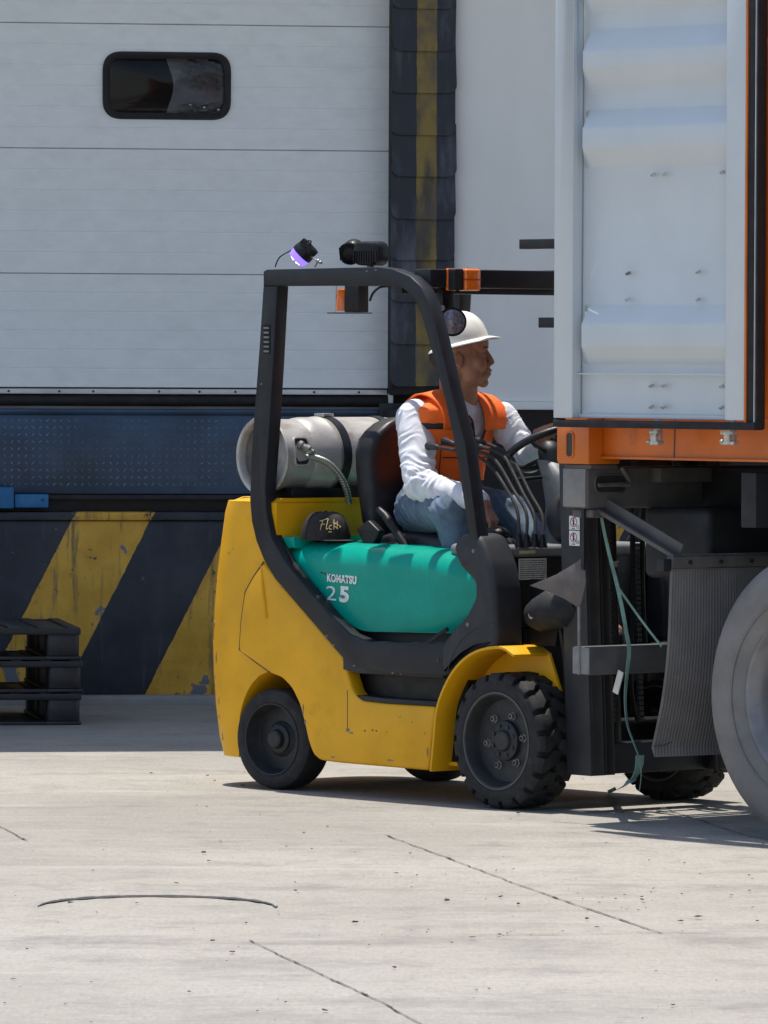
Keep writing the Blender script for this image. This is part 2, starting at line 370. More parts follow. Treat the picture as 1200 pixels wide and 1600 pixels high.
def text_mesh(s, size, name, m, parent, mtx, off=0.0, ext=.0008, spc=1, **k):
    cu = bpy.data.curves.new(name, 'FONT'); cu.body = s; cu.size = size; cu.offset = off; cu.space_character = spc; cu.extrude = ext
    to = bpy.data.objects.new(name, cu); sc.collection.objects.link(to)
    me = bpy.data.meshes.new_from_object(to.evaluated_get(bpy.context.evaluated_depsgraph_get()))
    bpy.data.objects.remove(to); bpy.data.curves.remove(cu)
    me.transform(mtx); me.materials.clear(); me.materials.append(M[m])
    o = bpy.data.objects.new(name, me); sc.collection.objects.link(o); o.parent = parent; return tag(o, **k)
def bez(pts, n=6):
    # catmull-rom through points
    P = [Vector(p) for p in pts]; out = []
    for i in range(len(P)-1):
        a = P[max(i-1, 0)]; b = P[i]; c = P[i+1]; d = P[min(i+2, len(P)-1)]
        for k in range(n):
            t = k/n
            out.append(.5*((2*b)+(c-a)*t+(2*a-5*b+4*c-d)*t*t+(3*b-a-3*c+d)*t**3))
    out.append(P[-1]); return out
def copy_tree(o, parent=None):
    c = o.copy(); sc.collection.objects.link(c); c.parent = parent
    for ch in [q for q in sc.objects if q.parent == o]: copy_tree(ch, c)
    return c
# ================================================================ SETTING
mb = MB(); mb.faces([(-120, -40, 0), (120, -40, 0), (120, 160, 0), (-120, 160, 0)], [(0, 1, 2, 3)])
mb.build('ground', 'yard', kind='structure')
def crack(pts, wdt, name, dark=(.05, .048, .045)):
    P = []
    for (px, py) in pts: q = ground(px, py); P.append(Vector((q.x, q.y, 0)))
    line = []
    for i in range(len(P)-1):
        n = max(2, int((P[i+1]-P[i]).length/.035))
        for k in range(n): line.append(P[i].lerp(P[i+1], k/n))
    line.append(P[-1]); vs = []; fs = []
    for i, p in enumerate(line):
        t = (line[min(i+1, len(line)-1)]-line[max(0, i-1)]).normalized(); s = Vector((-t.y, t.x, 0))
        j = noise.noise(p*7)*.006+noise.noise(p*30)*.004
        wd = .5*wdt*(.35+1.0*abs(noise.noise(p*11+Vector((5, 5, 5))))*1.8)
        if i in (0, len(line)-1): wd = .001
        vs += [p+s*(j-wd)+Vector((0, 0, .004)), p+s*(j+wd)+Vector((0, 0, .004))]
        if i: fs.append((2*i-2, 2*i-1, 2*i+1, 2*i))
    m_ = M.get('crack')
    if not m_: M['crack'] = mat('crack_dark', dark, .9, bmp=0)
    mb = MB(); mb.faces(vs, fs); return mb.build(name, 'crack', kind='structure')
crack([(600, 1305), (700, 1342), (800, 1380), (900, 1415), (1035, 1460)], .007, 'ground_crack')
crack([(700, 1463), (800, 1462), (900, 1461), (1035, 1459), (1130, 1458)], .008, 'ground_crack')
crack([(388, 1470), (450, 1500), (530, 1537), (600, 1569), (660, 1603)], .006, 'ground_crack')
crack([(-10, 1287), (42, 1315)], .007, 'ground_crack')
crack([(1040, 1265), (1100, 1285), (1160, 1305), (1210, 1316)], .008, 'ground_crack')
# sunken round cover: a broken raised lip of mortar and a dark gap behind it
Lp = ground(60, 1416); Rp = ground(432, 1418); Tp = ground(245, 1401)
cx_, cy_ = (Lp.x+Rp.x)/2, Lp.y-.05; rx = (Rp.x-Lp.x)/2; ry = Tp.y-cy_
mb = MB(); pts = []; rs = []
mg = MB(); vs = []; fs = []
for i in range(91):
    a = math.pi*(1-i/90)*.98+.03; x = cx_+rx*math.cos(a); y = cy_+ry*math.sin(a)
    e = math.sin(math.pi*i/90)**.3 if 0 < i < 90 else .1
    nn = abs(noise.noise(Vector((x*9, y*9, 0))))+.35
    pts.append((x, y+.02, .002)); rs.append(.002+.007*nn*(.4+.6*abs(math.cos(a)))*(1 if i % 7 else .4))
    vs += [(x*1.0, y-.055*nn, .0045), (x, y+.01, .0045)]
    if i: fs.append((2*i-2, 2*i-1, 2*i+1, 2*i))
mg.faces(vs, fs); mg.build('cover_gap', 'crack', kind='structure')
mb.tube(pts, rs, 6).build('cover_lip', 'concrete', kind='structure')
# loose grit
mb = MB()
for i in range(230):
    px = random.uniform(-20, 1220); py = 1190+410*random.random()**.8
    if i < 40: px = random.gauss(1030, 120); py = random.gauss(1410, 20)
    q = ground(px, min(py, 1605)); s = random.choice((.0016, .002, .0025, .003, .005))*random.uniform(.7, 1.4)*(1.8 if random.random() < .07 else 1)
    vs = []
    for k in range(8):
        d = Vector((random.uniform(-1, 1), random.uniform(-1, 1), random.uniform(-.1, .8))).normalized()*s*random.uniform(.7, 1.3)
        vs.append(Vector((q.x+d.x*1.6, q.y+d.y*1.6, .004+max(0, d.z+s*.3))))
    b = bmesh.new(); [b.verts.new(v) for v in vs]; r_ = bmesh.ops.convex_hull(b, input=b.verts)
    b.verts.index_update(); mb.faces([v.co.copy() for v in b.verts], [[v.index for v in f.verts] for f in b.faces]); b.free()
M['grit'] = mat('dark_grit', (.07, .062, .055), .9, var=.5, scale=3)
mb.build('loose_grit', 'grit', label='small dark stones and crumbs scattered over the concrete yard', cat='grit', kind='stuff', smooth=False)
# ---------------------------------------------------------------- building (wall frame: x along wall, y = -distance towards yard, z up)
def wroot(name, **k): return empty(name, (WO.x, WO.y, 0), WANG, **k)
tl = -9.0; tr = 16.0
z_top = WP(200, 800)[1]
t0 = WP(117, 803)[0]; per = WP(369, 803)[0]-t0; wid = WP(240, 803)[0]-t0
sl = (WP(240, 803)[0]-WP(130, 1020)[0])/(WP(240, 803)[1]-WP(130, 1020)[1])
M['stripes'] = stripes_mat(t0-sl*WP(117, 803)[1], sl, per, wid)
rt = wroot('dock_wall', label='low concrete dock wall painted in diagonal black and yellow stripes', cat='dock wall')
MB().box(tl, tr, 0, .6, .0, z_top-.045).build('wall', 'stripes', rt, bev=.01)
# chipped steel edge angle on top of the dock wall, painted with the stripes
mb = MB(); mb.box(tl, tr, -.018, .6, z_top-.043, z_top)
mb.build('edge_angle', 'stripes', rt, bev=.008)
z_k = .045
mb = MB(); mb.box(tl, tr, -.16, -.002, -.02, z_k); mb.build('kerb', 'concrete', kind='structure', bev=.012)
k_ = bpy.data.objects['kerb']; k_.location = (WO.x, WO.y, 0); k_.rotation_euler.z = WANG
# leveller with diamond plate
zp0 = WP(200, 772)[1]; zp1 = WP(200, 640)[1]; tR = WP(606, 700)[0]
M['navy'] = mat('navy_plate', (.05, .085, .14), .36, metal=.35, var=.3, scale=2.5, dirt=(.04, .05, .055), dirt_lo=.5, dirt_hi=.75, dscale=4)
rt = wroot('dock_leveller', label='navy blue diamond plate dock leveller lip hanging under the roller door', cat='dock leveller')
MB().box(tl+4, tR, .045, .075, zp0, zp1-.02).build('lip_plate', 'navy', rt, bev=.004)
mb = MB(); px_ = .036; nrow = int((zp1-zp0-.05)/px_)
tA = WP(-30, 700)[0]
for i in range(int((tR-tA)/px_)):
    for j in range(nrow):
        cx = tA+(i+.5)*px_; cz = zp0+.03+(j+.5)*px_; a = R(45) if (i+j) % 2 else R(-45)
        mt = Matrix.Rotation(a, 3, 'Y'); L, W, H = .0135, .0035, .003
        vs = [Vector((-L, 0, 0)), Vector((0, 0, -W)), Vector((L, 0, 0)), Vector((0, 0, W)), Vector((-L*.5, -H, 0)), Vector((L*.5, -H, 0))]
        mb.faces([mt @ v+Vector((cx, .0445, cz)) for v in vs], [(0, 1, 4), (1, 5, 4), (1, 2, 5), (2, 3, 5), (3, 4, 5), (3, 0, 4)])
M['tread'] = mat('lozenge_glint', (.24, .31, .40), .35, metal=.3, var=.5, scale=3)  # lozenges paler than the plate: their glints are put into the colour
mb.build('tread_pattern', 'tread', rt, smooth=False)
MB().tube([(tl+4, .04, zp1-.012), (tR, .04, zp1-.012)], .016, 8).build('hinge_tube', 'navy', rt)
MB().box(tl+4, tR, .05, .09, zp0-.03, zp0-.004).build('lip_edge', 'chassisdark', rt, bev=.004)
# steel keeper at far left below the lip
mb = MB(); a0 = WP(-40, 762)[0]; a1 = WP(20, 762)[0]; b0 = WP(22, 770)[0]; b1 = WP(75, 770)[0]
mb.box(a0, a1, -.06, .04, WP(10, 794)[1], WP(10, 761)[1]); mb.box(b0, b1, -.03, .04, WP(10, 793)[1], WP(10, 772)[1])
mb.build('lip_keeper', 'blue', rt, bev=.005)
MB().lathe(((b1-.03), -.031, WP(10, 781)[1]), (0, -1, 0), [(0, .002), (.007, .002), (.007, -.003)], 12).build('keeper_bolt', 'ink', rt)
# pit behind
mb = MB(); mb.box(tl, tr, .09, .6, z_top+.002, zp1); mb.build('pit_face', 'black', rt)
# sectional door
dd = .10                                                # door face sits behind the dock face
def WPd(px, py, d): return WP(px, py, -d)
rt = wroot('dock_door', label='white sectional dock door with ribbed panels and a small rounded window', cat='dock door')
seam = [WPd(300, y, dd)[1] for y in (606.5, 428.5, 233.5, 38.5)]; hgt = seam[2]-seam[1]
seam += [seam[3]+hgt*k for k in range(1, 4)]
tD = WPd(607, 300, dd)[0]
def wpanel(z0, z1, nr, t0_, t1_, hole=None):
    mb = MB(); prof = [(.008, z0), (.0, z0+.003)]
    st = (z1-z0)/nr
    for k in range(1, nr): zz = z0+st*k; prof += [(0, zz-.004), (.0016, zz-.0012), (.0016, zz+.0012), (0, zz+.004)]
    prof += [(.0, z1-.003), (.008, z1)]
    def strip(pr, a, b):
        n = len(pr); vs = [(a, dd+p[0], p[1]) for p in pr]+[(b, dd+p[0], p[1]) for p in pr]
        mb.faces(vs, [(i, i+1, n+i+1, n+i) for i in range(n-1)])
    if hole is None: strip(prof, t0_, t1_)
    else:
        h0, h1, y0, y1 = hole
        strip(prof, t0_, h0); strip(prof, h1, t1_)
        strip([p for p in prof if p[1] < y0]+[(0, y0)], h0, h1); strip([(0, y1)]+[p for p in prof if p[1] > y1], h0, h1)
    return mb
w0t = WPd(160, 134, dd)[0]; w1t = WPd(361, 134, dd)[0]; wz0 = WPd(260, 187, dd)[1]; wz1 = WPd(260, 81, dd)[1]
for i in range(len(seam)-1):
    hole = (w0t+.03, w1t-.03, wz0+.03, wz1-.03) if i == 2 else None
    wpanel(seam[i]+.0008, seam[i+1]-.0008, 6, tl+4, tD, hole).build('door_panel', 'whitepaint', rt, smooth=False)
MB().box(tl+4, w0t-.01, dd+.014, dd+.06, zp1, seam[-1]).box(w1t+.01, tD, dd+.014, dd+.06, zp1, seam[-1]).box(w0t-.009, w1t+.009, dd+.014, dd+.06, zp1, wz0-.01).box(w0t-.009, w1t+.009, dd+.014, dd+.06, wz1+.01, seam[-1]).build('door_core', 'concrete', rt)
# window frame, pane, wavy grey sheet inside shaped like reflections in the glass
def rrect(x0, x1, z0, z1, r, n=8): return fillet([(x0, z0), (x1, z0), (x1, z1), (x0, z1)], r, n)
outer = rrect(w0t, w1t, wz0, wz1, .10); th = .034
inner = rrect(w0t+th, w1t-th, wz0+th, wz1-th, .07)
fr_ = MB(); n = len(outer)
rings = [[(q[0], dd-.002, q[1]) for q in outer], [(q[0], dd-.020, q[1]) for q in inset(outer, .006)], [(q[0], dd-.022, q[1]) for q in inset(outer, .02)], [(q[0], dd-.012, q[1]) for q in inner], [(q[0], dd+.03, q[1]) for q in inner]]
fr_.loft(rings, cap=False)
wf = fr_.build('window_frame', 'blackmat', rt)
# bulging acrylic pane
pn = MB(); cx = (w0t+w1t)/2; cz = (wz0+wz1)/2
rings = []
for s_, dep in ((1, .008), (.85, -.0), (.6, -.006), (.3, -.009), (.02, -.01)):
    rings.append([(cx+(q[0]-cx)*s_, dd+.002+dep, cz+(q[1]-cz)*s_) for q in inner])
pn.loft(rings); pn.build('pane', 'glass', rt)
MB().box(w0t-.2, w1t+.2, dd+.5, dd+.52, wz0-.2, wz1+.3).build('dark_room', 'black', rt)
cb = MB(); rows = []
M['reflection_film'] = mat('grey_reflection', (.30, .30, .29), .5, var=.3, scale=6)  # grey of the reflections, carried by a sheet behind the pane
for i in range(25):
    x = cx+.02+(w1t-cx+.02)*i/24; row = []
    for j in range(31):
        z = wz0+(wz1-wz0)*j/30; f = z-(cz-.05)
        y = dd+.05+.016*math.sin((z-.35*(x-cx)**1*(1 if z < cz else -1))*170)*(1 if abs(f) > .035 else .1)*min(1, i/8)
        row.append((x-.02*math.cos(j/30*math.pi*2)*(1-i/24), y, z))
    rows.append(row)
cb.loft(rows, cap=False, closed=False); cb.build('reflection_sheet', 'reflection_film', rt)
# bottom rubber, aluminium strip with rivets, bulb seal
z1_ = seam[0]; zs = [WPd(300, y, dd)[1] for y in (603, 608, 616, 635)]
MB().box(tl+4, tD, dd-.012, dd+.03, zs[1]+.001, z1_+.001).build('bottom_rubber', 'blackmat', rt, bev=.003)
MB().box(tl+4, tD-.005, dd-.022, dd+.03, zs[2], zs[1]).build('bottom_rail', 'alu', rt, bev=.003)
mb = MB()
for px in (13, 92, 145, 248, 311, 367, 490, 560):
    t_ = WPd(px, 611, dd)[0]; mb.lathe((t_, dd-.022, (zs[1]+zs[2])/2), (0, -1, 0), [(0, .004), (.006, .003), (.007, -.002)], 10)
mb.build('rail_rivets', 'ink', rt)
MB().tube([(tl+4, dd+.012, (zs[2]+zs[3])/2), (tD, dd+.012, (zs[2]+zs[3])/2)], (zs[2]-zs[3])/2, 14).build('bulb_seal', 'blackmat', rt)
# jamb
jx0 = tD+.001; jx1 = WPd(616, 300, .06)[0]
MB().box(jx0, jx1, .06, .2, zp1, seam[-1]).build('door_jamb', 'wallwhite', rt, bev=.004)
# seal pad
sx0 = WP(612.5, 300, .06)[0]; sx1 = WP(712, 300, .06)[0]; sw = sx1-sx0
M['seal'] = banded_mat(sw*.385, sw*.70)
rt = empty('dock_seal', tuple(WO+WT*sx0), WANG, label='black foam dock seal of overlapping flaps with a worn yellow stripe', cat='dock seal')
zb = WP(660, 618, .06)[1]; ztop = seam[-1]
MB().box(.006, sw-.006, -.03, .13, zb, ztop).build('seal_pad', 'blackmat', rt, bev=.01)
fz = [WP(660, y, .06)[1] for y in (13.5, 80, 146, 211, 276, 342, 407, 472, 538, 604)]
dz = fz[0]-fz[1]; fz = [fz[0]+dz*k for k in range(6, 0, -1)]+fz
for i, z in enumerate(fz):
    zt = z+dz*1.25
    poly = fillet([(random.uniform(-.006, .004), z), (sw+random.uniform(-.006, .006), z+random.uniform(-.004, .004)), (sw+random.uniform(-.004, .004), zt), (0, zt)], [.045, .045, .001, .001], 5)
    mb = MB(); rings = []
    for (ins, y0) in ((.0, 0), (0, -.006)):
        rings.append([(q[0], -.036-.022*(1-(q[1]-z)/(zt-z))+y0+.004*noise.noise(Vector((q[0]*8, q[1]*9, i))), q[1]) for q in inset(poly, ins)])
    mb.loft(rings); mb.build('seal_flap', 'seal', rt, smooth=False)
# white cladding wall to the right and left
rt = wroot('cladding_wall', label='plain white insulated cladding wall right of the dock seal', cat='building wall')
wx0 = WP(712, 300, .0)[0]; wzb = WP(800, 640)[1]; wzm = WP(800, 627)[1]
mb = MB(); xx = wx0-.02
while xx < tr:
    mb.box(xx, xx+1.145, .0, .2, wzm, 7.5); xx += 1.15
mb.build('cladding_panel', 'wallwhite', rt, bev=.003)
MB().box(wx0-.02, tr, -.025, .2, wzb, wzm-.002).build('base_trim', 'wallwhite', rt, bev=.004)
mb = MB(); mb.box(WP(600, 640)[0], tr, .02, .3, z_top+.002, wzb-.002); mb.build('dark_base', 'black', rt)
MB().box(tl+4, sx1+.02, dd+.02, .35, seam[-1]+.002, 7.5).build('door_header', 'wallwhite', rt)
MB().box(tl, tl+4, .0, .3, zp1, 7.5).build('left_wall', 'wallwhite', rt)
MB().box(sx0-.3, sx1+.3, .135, .3, z_top+.002, 7.5).build('dark_backing', 'black', rt)
# dock bumper right of the seal foot
bx0 = WP(598, 700)[0]; bx1 = WP(655, 700)[0]
rt2 = empty('dock_bumper', tuple(WO+WT*bx0), WANG, label='black rubber dock bumper under the foot of the dock seal', cat='dock bumper')
MB().box(0, bx1-bx0, -.13, .0, WP(650, 830)[1], WP(650, 640)[1]).build('rubber_block', 'blackmat', rt2, bev=.012)
MB().box(-.02, bx1-bx0+.02, -.012, .018, WP(650, 840)[1], WP(650, 630)[1]).build('back_plate', 'chassisdark', rt2, bev=.004)
# canopy over the dock (its shade falls on the yard in front of the wall)
sd = (WO-ground(200, 1174)).dot(WN)*-1 if False else (ground(200, 1174)-WO).dot(WN)
cdep = sd - 5.6*(-(SH.dot(WN)))
rt = wroot('dock_canopy', label='flat steel canopy roof over the loading dock', cat='canopy')
MB().box(tl-4, tr+4, -cdep, .0, 5.6, 5.75).build('roof_sheet', 'wallwhite', rt)
MB().box(tl-4, tr+4, -cdep, -cdep+.08, 5.45, 5.597).build('edge_beam', 'chassis', rt)
# ---------------------------------------------------------------- pallets
pn_ = ground(127, 1133); pt_ = (pn_-WO).dot(WT); pd_ = (pn_-WO).dot(WN)
M['pallet'] = mat('black_pallet', (.018, .018, .021), .42, var=.3, scale=8, dirt=(.06, .06, .065), dirt_lo=.55, dirt_hi=.8, dscale=6)
PH = .156
def make_pallet():
    r_ = empty('plastic_pallet', (0, 0, 0), WANG, cat='pallet', group='black plastic pallets stacked against the dock wall')
    L, Dp = 1.2, 1.1
    mb = MB()
    mb.box(-L, 0, 0, Dp, PH-.030, PH-.012)
    for k in range(9):
        x = -L+k*(L-.06)/8+.0; mb.box(x+.004, x+.056, .01, Dp-.01, PH-.0125, PH-.0012)
    mb.box(-L, 0, -.006, .02, PH-.036, PH-.006); mb.box(-L, 0, Dp-.02, Dp+.006, PH-.036, PH-.006)
    mb.build('top_deck', 'pallet', r_, bev=.003)
    for x in (-L+.005, -L/2-.08, -.165):
        for y in (.005, Dp/2-.07, Dp-.15):
            b_ = MB(); b_.prism(rrect(x, x+.16, y, y+.145, .03, 3), .018, PH-.031, plane='uv'); b_.build('foot_block', 'pallet', r_, bev=.003)
    for x in (-L, -L/2-.085, -.17):
        MB().box(x, x+.17, 0, Dp, .0, .0165).build('skid', 'pallet', r_, bev=.003)
    MB().box(-L+.172, -.172, .0, .1, .0, .0155).build('skid_bridge', 'pallet', r_, bev=.002)
    return r_
pal = make_pallet()
labs = ['black plastic pallet at the bottom of the stack, resting on the ground', 'black plastic pallet in the middle of the stack of three', 'black plastic pallet on top of the stack by the striped wall']
for i in range(3):
    o = pal if i == 0 else copy_tree(pal)
    p = WO+WT*(pt_+(.0, .006, -.004)[i])+WN*pd_
    o.location = (p.x, p.y, i*PH+.001); o.rotation_euler.z = WANG+(.0, .006, -.008)[i]; o['label'] = labs[i]
# ================================================================ FORKLIFT (frame: x forward, y to far side, z up)
AF = -TH
fk = empty('forklift', (O.x, O.y, 0), AF, label='yellow and green gas forklift with charcoal roof guard, driver seated inside', cat='forklift')
W = 1.06
def F(pts, v): return [FP(x, y, v) for x, y in pts]
# --- counterweight
sil = [(1180, 349), (1150, 342), (1100, 336), (1050, 333), (1010, 332), (950, 334), (900, 338), (850, 344), (800, 352), (782, 357)]
rows = []
uw = -1.375
for py, px in sil:
    u, z = FP(px, py, .06); r = .24 if py > 800 else .22
    ur = u-.344*r-.030
    uf = -1.605 if z < .40 else (-1.56 if z < .5 else uw)
    rows.append((z, ur, uf, r))
u775, ztop_cw = FP(370, 774, .25)
rows.append((ztop_cw-.02, rows[-1][1]+.015, uw, .22)); rows.append((ztop_cw, rows[-1][1]+.05, uw-.02, .20))
zs_ = [r_[0] for r_ in rows]
fine = []
for i in range(len(rows)-1):
    n = max(1, int((rows[i+1][0]-rows[i][0])/.03))
    for k in range(n): t = k/n; fine.append(tuple(rows[i][j]*(1-t)+rows[i+1][j]*t for j in range(4)))
fine.append(rows[-1]); rings = []
for (z, ur, uf, r) in fine:
    m_ = .030 if z < ztop_cw-.01 else .06
    uf = -1.609 if z < .235 else (-1.377-.232*math.sqrt(max(0, 1-((z-.235)/.255)**2)) if z < .49 else uw)
    uf = min(uf, uw)
    side = [(uf, m_)]; v0 = m_; ring = [(uf, v0)]
    # side tapers slightly towards the back
    for k in range(11):
        a = math.pi/2*k/10; ring.append((ur+r-r*math.sin(a), v0+r-r*math.cos(a)))
    for k in range(11):
        a = math.pi/2*k/10; ring.append((ur+r-r*math.cos(a), W-v0-r+r*math.sin(a)))
    ring.append((uf, W-v0)); rings.append([(q[0], q[1], z) for q in ring])
cw = MB().loft(rings).build('counterweight', 'yellow', fk, sharp=32)
def cwpt(z, a):
    for i in range(len(fine)-1):
        if fine[i][0] <= z <= fine[i+1][0]: r_ = fine[i]; break
    return Vector((r_[1]+r_[3]-r_[3]*math.sin(a), .030+r_[3]-r_[3]*math.cos(a), z))
for k in range(26):
    z = random.choice((random.uniform(.35, .55), random.uniform(.50, .85), random.uniform(.2, .3))); a = R(random.gauss(38, 9)); c = cwpt(z, a); n_ = Vector((-math.sin(a), -math.cos(a), 0)); x_ = Vector((math.cos(a), -math.sin(a), 0))
    rx_, rz_ = random.uniform(.002, .007), random.uniform(.003, .020); q_ = []
    for j in range(12): t = 2*math.pi*j/12; w_ = random.uniform(.6, 1.3); q_.append(c+x_*rx_*w_*math.cos(t)+Vector((0, 0, rz_*w_*math.sin(t))))
    MB().loft([[p-n_*.002 for p in q_], [p+n_*.0012 for p in q_]]).build('scrape', 'bolt', cw)
# --- side shells with wheel arch
shell_px = [(411, 878), (395, 900), (381, 925), (375, 970), (372, 1017), (395, 1033), (420, 1051), (440, 1059), (455, 1075), (467, 1100), (475, 1130), (481, 1158), (488, 1178), (499, 1188), (530, 1192), (600, 1198), (669, 1204), (674, 1155), (681, 1104), (600, 1099), (566, 1095), (551, 1081), (543, 1055), (537, 1028), (520, 1008), (480, 961), (430, 903)]
shell = fillet(F(shell_px, .018), .02, 3)
for nm, (v0, v1) in (('side_panel', (.018, .09)), ('side_panel', (W-.09, W-.018))):
    sp = MB().prism(shell, v0, v1, r=.012, n=3).build(nm, 'yellow', fk)
    if v0 < .1:   # pressed rib
        sd_ = F([(411, 878), (396, 900), (382, 925), (376, 970), (373, 1015), (395, 1032), (420, 1050)], .018)
        MB().tube([(q[0]-.001, .0225, q[1]) for q in sd_], .0032, 6).build('panel_gap', 'ink', sp)
        for (cx_p, cy_p, rx_p, rz_p) in ((474, 1108, .004, .022), (477, 1128, .006, .010), (543, 1141, .010, .008), (549, 1145, .012, .004), (610, 1188, .02, .003), (520, 1183, .012, .003), (668, 1175, .004, .02)):
            a = FP(cx_p, cy_p, .018); q_ = []
            for k in range(14): t = 2*math.pi*k/14; j = 1+.5*noise.noise(Vector((k*3.1, cx_p, 0))); q_.append((a[0]+rx_p*j*math.cos(t), a[1]+rz_p*j*math.sin(t)))
            MB().prism(q_, .0172, .019).build('scrape', 'bolt', sp)
        a = F([(408, 884), (411, 920), (416, 966)], .018)
        MB().tube([(a[0][0], .019, a[0][1]), (a[1][0], .017, a[1][1]), (a[2][0], .017, a[2][1])], [.004, .008, .009], 8).build('pressed_rib', 'yellow', sp)
        for q0, q1 in (((543, 1078), (543, 1140)),):
            a = F([q0, q1], .018); MB().tube([(a[0][0], .0185, a[0][1]), (a[1][0], .0185, a[1][1])], .0022, 5).build('panel_seam', 'ink', sp)
        for q in ((545, 1140), (570, 1142), (582, 1141), (588, 1142), (604, 1144), (625, 1120), (664, 1146), (644, 1128)):
            a = FP(q[0], q[1], .018); MB().ell((a[0], .0185, a[1]), (.007 if q[0] < 600 else .003, .0015, .004), seg=8, rings=6).build('paint_chip', 'ink', sp)
# inner body block and axle
ub = FP(481, 1150, .05)[0]
MB().box(ub+.03, -.28, .10, W-.10, .16, .62).box(-1.6, -.3, .2, W-.2, .56, .92).build('chassis_block', 'black', fk)
MB().box(ub+.0, -.27, .088, W-.088, .15, .165).build('belly_plate', 'yellow', fk)
MB().tube([(-1.377, .2, .22), (-1.377, W-.2, .22)], .05, 12).build('steer_axle', 'black', fk)
# --- green hood
hood_px = [(440, 846), (470, 846), (560, 850), (620, 853), (680, 860), (722, 874), (765, 884), (765, 986), (570, 987), (545, 970), (500, 910), (458, 862)]
hp = F(hood_px, .075); ztop_h = hp[1][1]
hpo = fillet(hp, .06, 5); hx0, hx1 = min(q[0] for q in hpo), max(q[0] for q in hpo); hz0, hz1 = min(q[1] for q in hpo), max(q[1] for q in hpo)
hcx, hcz = (hx0+hx1)/2, (hz0+hz1)/2
def hring(i_, v):
    return [(hcx+(q[0]-hcx)*(1-i_*.35/((hx1-hx0)/2)), v, q[1]-i_*max(0, (q[1]-hz0)/(hz1-hz0))**.8*.95) for q in hpo]
rr = []
for k in range(10): a_ = math.pi/2*k/9; rr.append((.095*(1-math.sin(a_)), .070+.105*(1-math.cos(a_))))
rings = [hring(i_, v) for i_, v in rr]+[hring(i_, W-v) for i_, v in rr[::-1]]
def htilt(p): return Vector((p[0], p[1]+(.003 if p[1] < .5 else -.003)*max(0, (p[2]-hz0)/(hz1-hz0)), p[2]))
rings = [[htilt(q) for q in ([(p[0], p[1], p[2]) for p in r_])] for r_ in rings]
hood = MB().loft(rings).build('engine_hood', 'green', fk, sharp=70)
a = F([(500, 894), (520, 901), (545, 905)], .068)
MB().tube([(q[0], .0695, q[1]) for q in a], .0022, 5).build('scratch', 'ink', hood)
MB().prism(F([(430, 838), (500, 838), (500, 856), (430, 856)], .2), .06, W-.06, r=.01).build('rear_deck', 'green', fk)
# lettering
def side_mtx(px, py, v):
    u, z = FP(px, py, v); return Matrix.Translation((u, v, z)) @ Matrix.Rotation(R(90), 4, 'X')
sh_ = Matrix(((1, -.12, 0, 0), (0, 1, 0, 0), (0, 0, 1, 0), (0, 0, 0, 1)))
text_mesh('KOMATSU', .050, 'lettering', 'lettering', hood, side_mtx(511, 908, .0685) @ Matrix.Rotation(R(-2), 4, 'Z') @ sh_ @ Matrix.Diagonal((.74, .84, 1, 1)), off=.0022, spc=1.08)
text_mesh('2', .118, 'lettering', 'lettering', hood, side_mtx(508, 937, .0685) @ Matrix.Rotation(R(-2), 4, 'Z') @ Matrix.Diagonal((1.25, .70, 1, 1)), off=-.0004)
text_mesh('5', .118, 'lettering', 'lettering', hood, side_mtx(530, 939, .0685) @ Matrix.Rotation(R(-2), 4, 'Z') @ Matrix.Diagonal((1.05, .72, 1, 1)), off=.0050)
for o_ in [q for q in sc.objects if q.parent == hood]:
    for v_ in o_.data.vertices: v_.co = htilt(v_.co)-Vector((0, .0012, 0))
# --- guard
leg_px = [(411, 447), (405, 540), (399, 620), (393, 700), (390, 780), (393, 815), (400, 845), (412, 875), (430, 905), (480, 963), (520, 1010), (537, 1030), (560, 1043), (600, 1052), (650, 1054), (697, 1056), (697, 1005), (575, 1003), (545, 990), (515, 962), (475, 915), (445, 878), (424, 840), (416, 800), (414, 760), (421, 660), (427, 560), (433, 447)]
rail_px = [(411, 447), (411, 424), (416, 421), (590, 417), (612, 420), (640, 431), (657, 447), (669, 470), (680, 507), (705, 612), (727, 695), (749, 862), (737, 862), (710, 695), (695, 625), (666, 520), (654, 478), (644, 463), (628, 450), (605, 446)]
def guard(v0, v1):
    l_ = MB().prism(F(leg_px, .0) if v0 < .5 else F(leg_px, .0), v0, v1, r=.005, n=2).build('guard_leg', 'frame', fk)
    r_ = MB().prism([q for q in F(rail_px, .0)], v0, v1, r=.006, n=2).build('guard_rail', 'frame', fk)
    return l_, r_
gl, gr = guard(.0, .062); guard(W-.062, W)
a = F([(412, 507), (422, 507), (422, 553), (412, 553)], -.001)
tl_ = MB().prism(fillet(a, .008), -.0025, .002).build('vent_slot', 'void', gl)
for k in range(6):
    y = 512+k*7.3; q0 = FP(413, y, 0); q1 = FP(421, y, 0)
    MB().box(q0[0], q1[0], -.0045, -.0005, q0[1]-.005, q0[1]+.003).build('vent_slot_rib', 'ltplastic', tl_, bev=.001)
